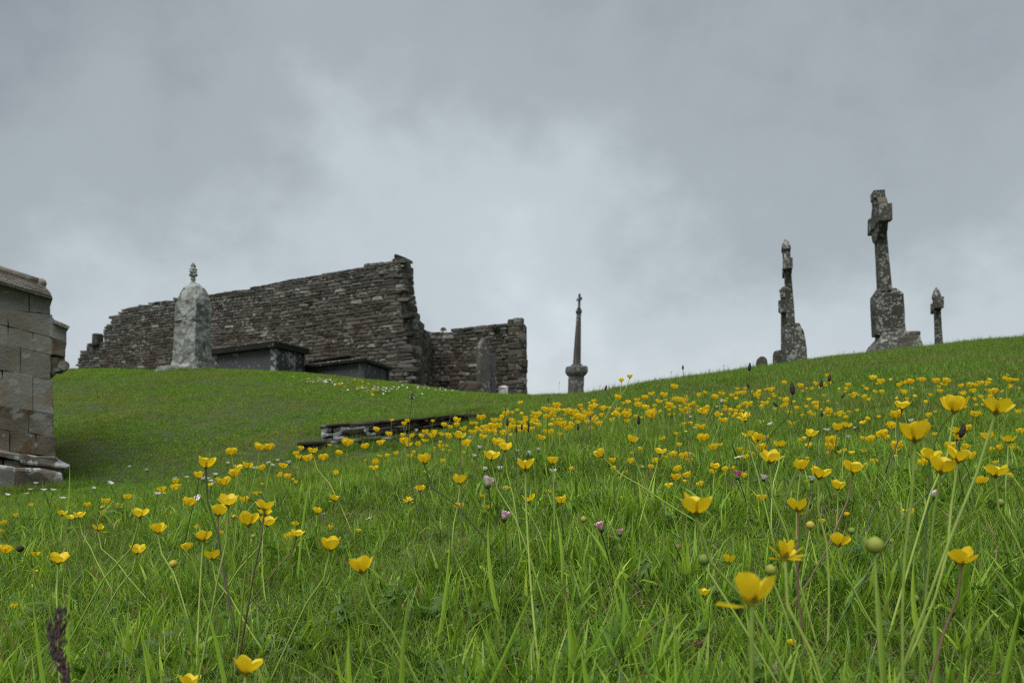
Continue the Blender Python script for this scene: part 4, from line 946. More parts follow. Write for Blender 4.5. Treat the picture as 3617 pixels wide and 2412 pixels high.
def solid_flower(open_, seed, narrow=False):
    """whole small flower with a short stalk as one mesh"""
    r = random.Random(seed); V_, F_, U_, MI = [], [], [], []
    for k in range(5):
        pv, pf, pu = petal_grid(open_ + r.uniform(-.12, .12), 1.0, seed + k, 2, 3); a = k * 1.2566 + r.uniform(-.1, .1); M = Matrix.Rotation(a, 3, 'Z'); n = len(V_)
        V_ += [M @ p for p in pv]; F_ += [tuple(i + n for i in f) for f in pf]; U_ += pu; MI += [0] * len(pf)
    tv, tf = tube_data([(0, 0, 0), (r.uniform(-.003, .003), r.uniform(-.003, .003), -.03), (r.uniform(-.02, .02), r.uniform(-.02, .02), -.10), (r.uniform(-.04, .04), r.uniform(-.04, .04), -.19)], [.0009, .0007, .0007, .0008], 4); n = len(V_)
    V_ += tv; F_ += [tuple(i + n for i in f) for f in tf]; U_ += [(0, 0)] * len(tv); MI += [1] * len(tf)
    me = uvmesh('buttercup', V_, F_, U_, M_pet); me.materials.append(M_stem); me.polygons.foreach_set('material_index', MI); return me
SMALL = [solid_flower(o, 900 + 7 * i) for i, o in enumerate((.0, .08, .16, .25, .3, .12, .42, .05))]

def place(px, py, wpx, size=.024, hmin=.03, hmax=.30):
    """depth from apparent width, brought nearer or farther so that the head stands over its own ground"""
    Y = F * size / wpx; p = P3(px, py, Y)
    for _ in range(400):
        h = p.z - gz(p.x, p.y)
        if h < hmin: Y *= .985
        elif h > hmax: Y *= 1.01
        else: break
        p = P3(px, py, Y)
    return p, Y * wpx / F / size
def stem_curve(root_loc, head, seed, ctrl=None, amp=.01, n=7):
    r = random.Random(seed); pts = []
    k1 = Vector((r.uniform(-1, 1), r.uniform(-1, 1), 0)) * amp
    for i in range(n):
        t = i / (n - 1); p = root_loc.lerp(head, t) + k1 * math.sin(t * math.pi)
        pts.append(p)
    return pts
def foot_for(head, end=None, r=None, spread=.35):
    """where the stem meets the ground; end is a photo pixel the stem passes through on its way down"""
    h = max(.02, head.z - gz(head.x, head.y))
    if end is not None:
        # continue the line head -> end (taken a little nearer the camera) down to the ground
        Yh = head.y; e = P3(end[0], end[1], Yh * .99); d = e - head
        if d.z > -.005: d.z = -.005
        t = 1.0
        for _ in range(60):
            q = head + d * t
            if q.z < gz(q.x, q.y) - .004: break
            t *= 1.06
        q = head + d * t
    else:
        q = head + Vector((r.uniform(-1, 1) * spread * h, r.uniform(-.5, .9) * spread * h, 0))
    q.z = gz(q.x, q.y) - .006; return q
GB = 'yellow buttercups in the meadow'
cnt = [0]
def buttercup(px, py, wpx, open_=.35, lean=0, end=None, label=None, kind='cup', stem=None, tiltf=None):
    cnt[0] += 1; r = random.Random(1000 + cnt[0]); head, sc = place(px, py, wpx)
    foot = foot_for(head, end, r); root = empty('buttercup', foot, label, 'buttercup', GB)
    look = math.atan2(-head.z, head.y)
    tilt = look * .85 + R(r.uniform(-12, 8)) if tiltf is None else tiltf
    # axis: leaning left/right in view, and tipped away from the camera
    RM = Matrix.Rotation(R(lean), 4, 'Y') @ Matrix.Rotation(-tilt, 4, 'X') @ Matrix.Rotation(r.uniform(0, 6.283), 4, 'Z')
    ax = RM.to_3x3() @ Vector((0, 0, 1)); hb = head - ax * .0055 * sc          # receptacle below the centre of the cup
    T = Matrix.Translation(hb - foot) @ RM @ Matrix.Scale(sc, 4)
    key = min((.12, .35, .6, .9), key=lambda v: abs(v - open_))
    nm = 5 if kind != 'shaggy' else 13
    for k in range(nm):
        a = k * 2 * math.pi / nm + r.uniform(-.10, .10); to = R(r.uniform(-14, 11))
        me = PET['narrow'] if kind == 'shaggy' else PET[(key, k % 2)]
        if kind == 'ragged' and k == 2: to += R(55)
        if kind == 'shaggy': to += R(r.uniform(-35, 40))
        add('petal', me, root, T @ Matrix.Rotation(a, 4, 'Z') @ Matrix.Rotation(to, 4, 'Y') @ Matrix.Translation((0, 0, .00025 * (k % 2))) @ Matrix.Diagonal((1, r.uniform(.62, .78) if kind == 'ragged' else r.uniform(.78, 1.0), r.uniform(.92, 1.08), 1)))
    add('stamens', STAM, root, T); add('sepals', SEP, root, T)
    pts = stem_curve(foot, hb - ax * .003 * sc, cnt[0], amp=.05 * (head - foot).length)
    pts[-1] = hb - ax * .002 * sc; pts[-2] = pts[-2].lerp(hb - ax * (head - foot).length * .16, .5)
    tv, tf = tube_data([p - foot for p in pts], [.0013 * sc] * 3 + [.00115 * sc] * 4, 6)
    mt = stem or (M_stem_d if 'dark' in (label or '') else M_stem if r.random() < .94 else M_stem_r)
    add('stem', mesh_from('stem', tv, tf, mt, True), root)
    return root

NEAR = [  # column, row, width, openness, lean, stem direction, kind, label
 (2655,2085,172,.3,4,(2680,2300),'ragged','largest buttercup in the photo, close to the camera at lower right, one petal hanging down'),
 (2459,1788,115,.45,0,(2600,2080),'cup','big blurred buttercup on a long slanting stem, above left of the largest one'),
 (3232,1531,115,.45,0,(3225,2000),'cup','big wide buttercup on a long upright stem in the right part of the meadow'),
 (3523,1435,110,.6,12,(3410,1760),'cup','big buttercup with one petal spread flat, high up near the right edge of the picture'),
 (3371,1437,80,.2,0,(3325,1600),'cup','upright closed-cup buttercup high up, left of the big one near the right edge'),
 (3394,1967,106,.6,0,(3324,2231),'cup','large pale buttercup with open petals alone in the lower right of the grass'),
 (2782,1944,125,.9,18,(2850,2180),'shaggy','shaggy yellow flower with many narrow petals, just above the largest buttercup'),
 (870,2350,118,.5,0,(871,2412),'cup','large buttercup at the bottom edge left of the middle with a thin stalk in front'),
 (670,2401,80,.6,10,None,'cup','buttercup cut by the bottom edge of the picture, left of the large one'),
 (1276,2000,92,.3,-8,(1457,2367),'cup','round cupped buttercup on a long stem slanting down to the right, centre left foreground'),
 (1168,1924,76,.4,0,(1050,2200),'cup','cupped buttercup on a pale stem slanting down to the left, above the round cupped one'),
 (2723,1614,82,.6,6,(2790,1880),'cup','wide flat buttercup on a long curved stem in the right middle of the meadow'),
 (2817,1784,88,.5,0,(2850,2250),'ragged','many-petalled open buttercup on a long straight stem reaching to the bottom edge'),
 (2963,1909,84,.5,10,(3098,2184),'cup','tilted buttercup with a stem running down right, beside the big green bud'),
 (3390,1607,98,.7,8,(3260,2000),'cup','broad open buttercup spreading over the one below it, right of the long upright stem'),
 (3328,1647,95,.35,10,None,'cup','broad round buttercup tucked just below the broad open one at right'),
 (3285,1605,80,.6,0,(3280,1850),'cup','open buttercup left of the broad open one, on a dark upright stem'),
 (3519,1663,84,.5,6,(3600,1850),'cup','open buttercup crossed by a slanting stem, near the right edge'),
 (3466,1698,50,.35,0,None,'cup','smaller cup below left of the buttercup crossed by a slanting stem'),
 (2897,1669,84,.5,8,(2910,2100),'cup','right one of two overlapping buttercups on tall stems, right middle'),
 (2830,1646,60,.35,8,(2830,1900),'cup','left one of two overlapping buttercups on tall stems, right middle'),
 (3015,1651,74,.4,4,(2915,1860),'cup','narrow-petalled upright buttercup with a long stem bending down left'),
 (2959,1716,52,.3,0,(2950,1850),'cup','small drooping-sepalled buttercup below the narrow-petalled one'),
 (3203,1811,50,.3,0,None,'cup','small buttercup behind a dark upright stem, right of the middle'),
 (1856,1641,78,.6,0,(1862,1730),'cup','wide buttercup with spread petals above the grass at the centre of the picture'),
 (1735,1609,66,.6,0,(1765,1700),'cup','wide buttercup with three petals showing, left of the wide one at the centre'),
 (1783,1578,55,.5,0,(1800,1700),'cup','buttercup just behind the two wide central ones'),
 (1625,1695,55,.3,0,(1620,1800),'cup','lower of two buttercups in line on one pale stem, left of centre'),
 (1624,1539,46,.4,0,(1626,1680),'cup','upper heart-shaped buttercup on a thick pale stem in front of the low kerb'),
 (1499,1626,55,.35,0,(1600,1760),'cup','buttercup on a dark curved stem below the low kerb'),
 (1484,1724,43,.5,0,(1540,1820),'cup','small buttercup below the one on the dark curved stem'),
 (2121,1603,48,.35,-38,(2260,1700),'cup','buttercup tilted to the left on a long slanting stem, centre right'),
 (1867,1758,58,.6,0,None,'ragged','ragged buttercup with separate petals in the grass under the wide central one'),
 (1953,1629,45,.4,0,(1955,1720),'cup','buttercup directly above a pink-tipped daisy'),
 (1981,1767,52,.6,0,None,'cup','flat open buttercup low in the grass right of the ragged one'),
 (728,1637,66,.35,4,(752,1784),'cup','tall buttercup on a dark stem, upper left of the meadow'),
 (702,1680,40,.35,0,None,'cup','buttercup just below left of the tall one on the dark stem'),
 (806,1767,78,.6,0,(775,1940),'cup','wide flat buttercup, top of the group left of centre'),
 (772,1807,62,.3,0,(800,1990),'cup','upright three-petalled buttercup below the wide flat one in the left group'),
 (878,1837,76,.45,0,None,'cup','widest round cup in the left group of buttercups'),
 (946,1843,58,.35,10,(870,1970),'cup','rightmost low buttercup of the left group, leaning right'),
 (935,1783,72,.5,0,None,'cup','topmost right buttercup of the left group'),
 (935,1807,52,.5,0,(938,1880),'cup','small open buttercup sandwiched in the right side of the left group'),
 (719,1894,68,.6,0,(715,1980),'cup','open buttercup with two spread petals under the left group'),
 (752,1960,66,.5,0,(800,2050),'cup','shallow cupped buttercup below the left group, above long grass'),
 (558,1869,57,.25,0,(595,1990),'cup','rounded upright buttercup on a pale curved stem in the left foreground'),
 (493,1811,66,.6,0,(430,1930),'cup','broad buttercup with a stem curving down left, left middle'),
 (485,1941,55,.4,0,(420,2070),'cup','cupped buttercup at left with a long stem running down left'),
 (349,1862,49,.5,0,(446,1992),'ragged','ragged buttercup with a long stem slanting down right, at left'),
 (208,1971,74,.6,4,(210,2040),'cup','largest buttercup near the left edge, low in the grass'),
 (279,1819,45,.7,0,(330,1930),'cup','right flat buttercup of the trio near the left edge'),
 (249,1826,36,.5,0,None,'cup','middle small buttercup of the trio near the left edge'),
 (219,1811,38,.5,0,None,'cup','left buttercup of the trio near the left edge'),
 (1049,1882,52,.6,6,(970,1990),'cup','open buttercup over another on a stem slanting left, left of centre'),
 (1044,1850,33,.5,0,None,'cup','small crown-shaped buttercup above the open one left of centre'),
 (1178,1758,38,.4,10,None,'ragged','buttercup facing sideways alone in the grass, left of centre'),
 (1119,1805,36,.35,0,(1125,1950),'cup','little buttercup with a white daisy behind it'),
 (1442,1763,38,.9,0,(1440,1950),'shaggy','shedding yellow flower head with thin rays on an upright stem, centre'),
 (2093,1752,38,.9,0,(2180,1950),'shaggy','spiky star-like yellow flower on a long dark stem right of centre'),
 (2203,1767,32,.2,0,None,'cup','half closed buttercup low in the grass right of the spiky star-like flower'),
 (2631,1470,60,.9,-5,(2660,1600),'shaggy','shaggy yellow flower with a green centre near the dense yellow band'),
 (2574,1975,60,.5,6,None,'cup','crinkled bright buttercup above left of the largest one'),
 (2485,2092,45,.3,0,(2492,2240),'cup','small square-topped buttercup on a brown stem left of the largest one'),
 (2332,1592,48,.5,10,(2310,1670),'cup','buttercup above a row of four tiny ones, centre right'),
 (2234,1554,44,.4,6,None,'cup','bright heart-shaped buttercup, centre right above the open grass'),
 (2755,1568,50,.5,0,(2750,1640),'cup','buttercup with three clear petals above the wide flat one'),
 (2525,1647,42,.6,0,(2530,1780),'cup','buttercup on a pale upright stem left of the pink daisy'),
 (2644,1533,44,.5,-10,None,'cup','left one of the cluster of three buttercups below the shaggy green-centred flower'),
 (2677,1547,45,.3,0,None,'cup','middle round buttercup of the cluster below the shaggy green-centred flower'),
 (3187,1431,60,.6,0,(3150,1530),'cup','wide shallow buttercup with a dark stem above the big wide one'),
 (2866,1531,52,.5,10,(2840,1610),'cup','buttercup leaning right below the curved dark plantain'),
 (3380,1519,50,.5,0,None,'cup','buttercup behind the thick dark plantain head at right'),
 (3562,1550,55,.5,6,None,'ragged','ragged buttercup by the right edge between slanting stems'),
 (3390,1544,50,.5,8,None,'cup','buttercup just under the thick dark plantain head at right'),
 (2959,1511,42,.4,0,None,'cup','left one of two touching buttercups in the right middle'),
 (2989,1502,42,.5,0,None,'cup','right one of two touching buttercups in the right middle'),
 (1106,1592,37,.3,0,(1155,1700),'cup','buttercup at the left end of the low kerb on a slanting stem'),
 (844,1650,38,.5,0,None,'cup','left of two buttercups beside white daisies at the top edge of the left meadow'),
 (874,1646,40,.45,0,None,'cup','right of two buttercups beside white daisies at the top edge of the left meadow'),
 (2225,1331,22,.3,8,(2185,1400),'cup','buttercup raised highest against the sky by the memorial pillar'),
 (2195,1345,21,.35,0,(2180,1420),'cup','lower of the two buttercups standing against the sky'),
]
for (px, py, wp, op, ln, en, kd_, lb) in NEAR:
    buttercup(px, py, wp, op, ln, en, lb, kd_)

SM = """831 1673 38 a|792 1700 45 a|623 1699 25 a|619 1722 30 a|572 1726 34 a|818 1598 34 a|916 1582 34 a|952 1580 32 a|664 1774 44 a|863 1763 32 a|908 1743 29 a|660 1933 37 a|121 1954 38 a|17 1943 40 a|13 1848 19 a|2 1877 20 a|307 1783 22 a|374 1769 30 a|452 1755 30 a|929 1652 26 a|121 2013 22 a|51 2141 22 a
1087 1621 32 b|1062 1584 20 b|1047 1603 21 b|1057 1613 23 b|1000 1644 33 b|1143 1616 33 b|1164 1570 17 b|1198 1601 22 b|1227 1566 34 b|1293 1577 26 b|1342 1565 26 b|1341 1611 16 b|1326 1622 17 b|1327 1634 24 b|1321 1650 34 b|1017 1684 23 b|1023 1899 36 b|1755 1565 34 b|1650 1567 32 b|1623 1788 35 b|1714 1792 30 b|1704 1753 21 b|1784 1722 33 b|1268 1875 17 b|1164 1865 20 b|1587 1950 16 b
2161 1627 25 c|1938 1737 21 c|2023 1654 22 c|2234 1600 14 c|2349 1612 22 c|2378 1607 26 c|2414 1613 31 c|2434 1627 22 c|2297 1650 22 c|2386 1685 35 c|2478 1708 28 c|2523 1579 34 c|2548 1569 17 c|2616 1589 20 c|2637 1604 26 c|2662 1605 22 c|2693 1582 35 c|2674 1556 34 c|2693 1756 40 c|2795 2269 30 c|3051 1591 26 c|3166 1575 38 c|2932 1579 31 c|2942 1556 38 c|2835 1556 24 c|2784 1599 20 c|2990 1815 20 c|2903 1840 24 c|3008 1597 24 c
3166 1466 40 d|3420 1511 28 d|3363 1578 40 d|3488 1541 40 d|3445 1463 32 d|2967 1461 36 d|2928 1451 24 d|3051 1490 27 d|3121 1535 37 d|3147 1505 30 d|3076 1552 30 d|3273 1505 26 d|2796 1496 18 d|3084 1334 27 d|3113 1349 25 d|3186 1349 21 d|3215 1349 23 d|3258 1343 21 d|3306 1347 23 d|3340 1346 27 d|3460 1353 23 d|3489 1352 21 d|3562 1343 23 d|3568 1359 18 d|3396 1364 17 d|3425 1362 21 d|2768 1352 17 d|2827 1363 21 d|2725 1375 27 d|2922 1325 18 d|2996 1360 20 d|2916 1360 17 d|3507 1385 28 d|3320 1383 18 d|3178 1361 19 d|3187 1382 19 d|3595 1452 22 d|3605 1520 30 d
2380 1366 27 e|2304 1388 28 e|2345 1397 24 e|2181 1405 25 e|2278 1406 22 e|2393 1412 25 e|2251 1412 21 e|2217 1420 23 e|2254 1430 28 e|2325 1415 30 e|2279 1441 25 e|2365 1433 25 e|2419 1418 24 e|2449 1427 21 e|2405 1449 24 e|2482 1447 30 e|2524 1403 23 e|2548 1389 27 e|2470 1394 15 e|2487 1388 13 e|2604 1374 13 e|2608 1390 19 e|2627 1386 21 e|2672 1395 27 e|2586 1396 15 e|2644 1422 34 e|2774 1415 21 e|2300 1464 34 e|2211 1466 34 e|2174 1464 27 e|2216 1487 23 e|2164 1481 24 e|2130 1443 26 e|2151 1438 20 e|2089 1439 24 e|2101 1436 20 e|2050 1434 17 e|1965 1433 30 e|1965 1451 22 e|1925 1443 18 e|1943 1446 20 e|1992 1446 22 e|2019 1457 34 e|2036 1472 26 e|2059 1476 25 e|2083 1462 23 e|1933 1472 26 e|1977 1481 25 e|1989 1499 32 e|2039 1489 24 e|2074 1492 19 e|2097 1487 22 e|2117 1498 24 e|2089 1514 20 e|1942 1527 28 e|1910 1545 29 e|2000 1516 19 e|2342 1547 25 e|2482 1510 24 e|2487 1548 34 e|2562 1488 20 e|2417 1497 16 e|2439 1495 16 e|2704 1545 28 e|2388 1532 16 e
1836 1420 24 f|1901 1465 23 f|1788 1463 25 f|1773 1474 18 f|1700 1476 30 f|1744 1484 27 f|1807 1483 21 f|1855 1476 18 f|1841 1490 30 f|1614 1485 26 f|1616 1502 19 f|1568 1502 19 f|1587 1508 20 f|1528 1487 14 f|1438 1485 20 f|1428 1496 20 f|1383 1482 19 f|1329 1518 22 f|1375 1534 21 f|1667 1496 15 f|1681 1496 16 f|1639 1513 25 f|1663 1525 23 f|1683 1516 21 f|1709 1505 27 f|1736 1507 30 f|1719 1513 24 f|1744 1518 22 f|1763 1503 24 f|1704 1542 28 f|1782 1528 30 f|1813 1509 24 f|1836 1505 22 f|1859 1513 28 f|1882 1495 18 f|1488 1541 19 f|1503 1526 22 f|1526 1536 34 f|1533 1524 22 f|1432 1559 38 f|1445 1568 30 f|1424 1538 18 f|1455 1541 20 f|1476 1571 20 f|1581 1538 26 f|1585 1545 20 f|1352 1557 18 f"""
ZL = {'a': 'small buttercup scattered in the grass of the left part of the meadow',
      'b': 'small buttercup in the grass below and left of the low grave kerb',
      'c': 'small buttercup in the open grass right of centre, below the dense yellow band',
      'd': 'small buttercup near the top of the meadow at the right, under the brown-green slope',
      'e': 'small buttercup in the dense yellow band between the pillar and the tall crosses',
      'f': 'small buttercup in the band in front of and beside the low grave kerb'}
SMALLS = []
def small_flower(px, py, wp, z_):
    cnt[0] += 1; r = random.Random(5000 + cnt[0]); p, sc = place(px, py, wp, size=.023, hmin=.04, hmax=.19)
    look = math.atan2(-p.z, p.y)
    o = add('buttercup', SMALL[cnt[0] % 8]); o.location = p - Vector((0, 0, .006 * sc))
    o.matrix_basis = Matrix.Translation(o.location) @ Matrix.Rotation(R(r.gauss(0, 9)), 4, 'Y') @ Matrix.Rotation(-look * .7 + R(r.uniform(-10, 10)), 4, 'X') @ Matrix.Rotation(r.uniform(0, 6.28), 4, 'Z') @ Matrix.Scale(sc * r.uniform(.95, 1.05), 4)
    tag(o, None, 'buttercup', GB); SMALLS.append((o, px, py, 'small buttercup'))
for ln in SM.replace('\n', '|').split('|'):
    a = ln.split()
    if len(a) == 4: small_flower(float(a[0]), float(a[1]), float(a[2]), a[3])
# the rest of the crowd: too many to count, one object
rf = random.Random(77); mb_v, mb_f, mb_u, mb_m = [], [], [], []
def crowd(n, pxr, Yr, hr=(.06, .13), dens=None):
    k = 0
    while k < n:
        px = rf.uniform(*pxr); Y = rf.uniform(*Yr(px)); 
        x = (px - CX) / F * Y
        if rf.random() > float(pn2(x, Y, 3.4, .8)) ** 1.6 * 2.2: continue
        z = gz(x, Y) + rf.uniform(*hr); k += 1
        me = rf.choice(SMALL); sc = rf.uniform(.42, .9)
        M = Matrix.Translation((x, Y, z)) @ Matrix.Rotation(R(rf.gauss(0, 12)), 4, 'Y') @ Matrix.Rotation(R(rf.gauss(0, 12)), 4, 'X') @ Matrix.Rotation(rf.uniform(0, 6.28), 4, 'Z') @ Matrix.Scale(sc, 4)
        n0 = len(mb_v); mb_v.extend(M @ v.co for v in me.vertices); mb_f.extend(tuple(i + n0 for i in p.vertices) for p in me.polygons); mb_m.extend(p.material_index for p in me.polygons)
        u = np.zeros(len(me.vertices)); mb_u.extend([(0, .8)] * len(me.vertices))
crowd(250, (1750, 3600), lambda px: (2.5, 3.35))
crowd(60, (1400, 2100), lambda px: (2.2, 3.0), (.05, .11))
crowd(50, (2100, 3617), lambda px: (1.5, 2.5), (.03, .09))
crowd(16, (0, 1400), lambda px: (1.6, 3.0), (.03, .07))
crowd(110, (3650, 5200), lambda px: (1.6, 3.3))
crowd(30, (-1400, -50), lambda px: (1.4, 3.0), (.03, .09))
me = uvmesh('buttercups', mb_v, mb_f, mb_u, M_pet); me.materials.append(M_stem); me.polygons.foreach_set('material_index', mb_m)
tag(add('buttercups', me), 'dense crowd of tiny far buttercups filling the yellow band of the meadow', kind='stuff')

# buds
def bud(px, py, wp, mat, label, hmax=.25, end=None, size=.009, round_=1.0):
    cnt[0] += 1; r = random.Random(cnt[0]); p, sc = place(px, py, wp, size=size, hmin=.03, hmax=hmax); foot = foot_for(p, end, r, .3)
    root = empty('flower_bud', foot, label, 'flower bud', 'flower buds in the meadow'); s = size * sc
    prof = [(-.50, .18), (-.42, .36), (-.2, .50), (.05, .52), (.28, .42), (.42, .26), (.52, .05)]
    mb = MB(); rings(mb, [[p - foot + Vector((s * rr * (1 + .10 * math.cos(5 * b + z_)) * math.cos(b), s * rr * (1 + .10 * math.cos(5 * b + z_)) * math.sin(b), s * z_)) for b in np.linspace(0, 6.283, 15, endpoint=False)] for z_, rr in prof])
    for _ in range(60 if wp > 25 else 0):
        a = r.uniform(0, 6.283); e = r.uniform(-.9, 1.2); d = Vector((math.cos(a) * math.cos(e), math.sin(a) * math.cos(e), math.sin(e))); c = p - foot + d * s * .47; q = d.orthogonal().normalized() * s * .012
        mb.addm([c - q, c + q, c + d * s * .16 + Vector((0, 0, s * .05))], [(0, 1, 2)])
    add('bud', mesh_from('bud', mb.v, mb.f, mat, True), root)
    pts = stem_curve(foot, p - Vector((0, 0, s * .48)), cnt[0], amp=.06 * (p - foot).length); tv, tf = tube_data([q - foot for q in pts], [.0009 * sc + .0001] * len(pts), 6)
    add('stem', mesh_from('stem', tv, tf, M_stem, True), root); return root
bud(3090, 1924, 58, M_bud, 'largest round green bud, blurred, on a thick stem at lower right', end=(3130, 2300), size=.0105)
bud(2485, 1975, 38, M_bud, 'round green bud right of the centre foreground on a reddish leaning stem', end=(2600, 2170))
bud(2722, 2012, 38, M_bud, 'green bud overlapping the upper right petal of the largest buttercup', end=(2790, 2300))
bud(612, 1990, 26, M_bud_y, 'yellow half open bud in the left foreground', size=.012)
bud(3534, 1774, 26, M_bud, 'green bud near the right edge below the slanting stems')
bud(2862, 1854, 28, M_bud_y, 'yellow-green bud beneath the many-petalled buttercup')
bud(3148, 1909, 20, M_bud, 'small green bud right of the largest round bud')
bud(3008, 1874, 24, M_bud, 'green bud above the tilted buttercup at lower right')
bud(2061, 1833, 22, M_bud, 'green bud in the grass left of the pink-tipped daisies')
bud(2270, 1650, 14, M_bud, 'tiny green bud beside a closed yellow one, centre right')
bud(827, 1824, 16, M_bud_y, 'small round bud left of the widest cup in the left group')
bud(895, 1893, 16, M_bud, 'small green bud under the widest cup in the left group')
bud(361, 1792, 13, M_bud_y, 'tiny yellow bud on a dark stem at left')
bud(72, 1937, 22, M_plant, 'dark withered bud near the left edge')
bud(3234, 2113, 26, M_bud, 'fuzzy green bud low in the grass at lower right')

# daisies
def daisy_data(openness, seed, n=20, s=.009):
    r = random.Random(seed); mb = MB()
    for k in range(n):
        a = k * 6.283 / n + r.uniform(-.08, .08); e = R(78 - 75 * openness + r.uniform(-8, 8)); d = Vector((math.cos(a), math.sin(a), 0)); q = Vector((-d.y, d.x, 0)) * s * .13; L = s * r.uniform(.85, 1.05)
        b0 = d * s * .22; m = b0 + (d * math.cos(e) + Vector((0, 0, math.sin(e)))) * L * .5; tp_ = b0 + (d * math.cos(e * .9) + Vector((0, 0, math.sin(e * .9)))) * L * .95
        mb.addm([b0 - q * .5, b0 + q * .5, m + q, tp_ + q * .7, tp_ - q * .7, m - q], [(0, 1, 2, 5), (5, 2, 3, 4)])
    return mb
def disc_data(s=.009):
    mb = MB(); rings(mb, [[Vector((s * rr * math.cos(b), s * rr * math.sin(b), s * z_)) for b in np.linspace(0, 6.283, 9, endpoint=False)] for z_, rr in ((-.25, .12), (-.1, .28), (.05, .34), (.18, .26), (.25, .05))]); return mb
DAIS = {}
for nm_, op, mt in (('open', .95, M_white), ('half', .45, M_white), ('shut', .12, M_pink), ('shutwhite', .15, M_white)):
    d_ = daisy_data(op, 3); DAIS[nm_] = mesh_from('petals', d_.v, d_.f, mt)
dd_ = disc_data(); DISC = mesh_from('disc', dd_.v, dd_.f, M_disc); CAL = mesh_from('calyx', [Vector((v.x * 1.15, v.y * 1.15, v.z * 1.3 - .001)) for v in dd_.v], dd_.f, M_stem_d)
def daisy(px, py, wp, kd_, label, tiltx=None):
    cnt[0] += 1; r = random.Random(cnt[0]); size = {'open': .019, 'half': .015, 'shut': .0085, 'shutwhite': .009}[kd_]
    p, sc = place(px, py, wp, size=size, hmin=.02, hmax=.10); foot = foot_for(p, None, r, .3); root = empty('daisy', foot, label, 'daisy', 'white and pink daisies in the grass')
    look = math.atan2(-p.z, p.y); T = Matrix.Translation(p - foot) @ Matrix.Rotation(R(r.gauss(0, 12)), 4, 'Y') @ Matrix.Rotation(-look * .6 if tiltx is None else tiltx, 4, 'X') @ Matrix.Rotation(r.uniform(0, 6), 4, 'Z') @ Matrix.Scale(sc, 4) @ Matrix.Translation((0, 0, -.003))
    add('petals', DAIS[kd_], root, T)
    add('disc' if kd_ in ('open', 'half') else 'calyx', DISC if kd_ in ('open', 'half') else CAL, root, T)
    pts = stem_curve(foot, p - Vector((0, 0, .004 * sc)), cnt[0], amp=.05 * (p - foot).length); tv, tf = tube_data([q - foot for q in pts], [.0007 * sc] * len(pts), 5); add('stem', mesh_from('stem', tv, tf, M_stem_d), root); return root
for a in ((1726,1701,32,'shut','deep pink closed daisy, brightest of all, below centre left'), (1784,1820,30,'shut','pink and white closed daisy below the deep pink one'),
          (1954,1661,28,'half','white daisy with pink-backed rays right under a buttercup'), (2120,1858,28,'shut','closed pink daisy with a tiny white one below it'),
          (2107,1903,17,'shutwhite','tiny white half-hidden daisy below a closed pink one'), (2189,1879,20,'shut','small closed pink daisy right of the two below centre'),
          (2606,1675,25,'shut','pink daisy on a dark stem in the right middle'), (2698,1686,18,'shut','small pinkish daisy right of the one on the dark stem'),
          (2606,1610,33,'open','open white daisy with fine rays above the pink one'), (2868,1690,19,'shutwhite','white closed daisy under two overlapping buttercups'),
          (2801,1649,20,'half','white daisy left of two overlapping buttercups'), (3300,1745,22,'shut','pale pink daisy between upright stems at right'),
          (3421,1934,15,'shut','dark pink bud-like daisy above the large pale buttercup'), (3488,1864,30,'open','flat white daisy low in the grass at the right'),
          (695,1755,25,'open','white daisy with a yellow centre facing us, left of the left group', R(55)), (1144,1811,24,'open','white daisy half hidden behind a little buttercup'),
          (1302,1826,32,'open','flat white daisy alone in the green centre left'), (1765,1654,15,'shutwhite','white closed daisy below the wide central buttercups'),
          (1713,1656,14,'shutwhite','small pale closed daisy left of the white one below centre')):
    daisy(*a)
for px, py, wp in ((1693,1580,13),(1695,1612,15),(1674,1610,12),(1827,1592,11),(1867,1598,13),(1866,1605,12),(1902,1587,12),(1660,1545,11),(1471,1520,10),(2550,1417,14),(2532,1437,9),(2437,1472,11),(2455,1510,16),(2920,1517,22),(2993,1540,18),(3218,1487,14),(2720,1497,20),(3018,1511,10)):
    SMALLS.append((daisy(px, py, wp, 'shutwhite' if wp < 15 else 'half', None), px, py, 'small white daisy'))
for px, py, wp in ((127,1705,15),(108,1727,14),(95,1742,14),(26,1746,16),(155,1729,20),(188,1729,17),(222,1758,20),(390,1705,22),(330,1724,10),(557,1742,22),(618,1690,16),(660,1684,16),(735,1688,14),(745,1697,16),(718,1690,12),(756,1703,14),(760,1676,12),(895,1652,16),(910,1650,14),(948,1633,16),(962,1641,15),(980,1624,14),(803,1636,10),(457,1648,8),(518,1659,8),(1022,1633,12)):
    SMALLS.append((daisy(px, py, wp, 'half' if wp > 13 else 'shutwhite', None), px, py, 'small pale daisy'))
# tiny daisies and buttercups far up the mown bank
def dots(name, n, reg, mat, size, label, cat, grp, seed):
    r = random.Random(seed); mb = MB()
    d = [Vector((math.cos(a), math.sin(a), .25)) for a in np.linspace(0, 6.283, 6, endpoint=False)]
    me = mesh_from(name, [Vector((0, 0, 0))] + [v * .5 for v in d] + [Vector((0, 0, -.02 / size))], [(0, 1, 2, 3), (0, 3, 4, 5), (0, 5, 6, 1)], mat)
    for _ in range(n):
        cx0, cy0, sx_, sy_ = r.choice(reg); px = r.gauss(cx0, sx_); py = r.gauss(cy0, sy_)
        Y = 4.0; best = None      # march along the ray to the ground
        while Y < 13:
            p = P3(px, py, Y)
            if p.z < gz(p.x, p.y) + .035: best = p; break
            Y += .04
        if best is None: continue
        o = add(name, me); o.location = best; o.scale = (size * r.uniform(.8, 1.25),) * 3; o.rotation_euler = (R(r.uniform(0, 45)), R(r.gauss(0, 15)), r.uniform(0, 6))
        tag(o, label, cat, grp)
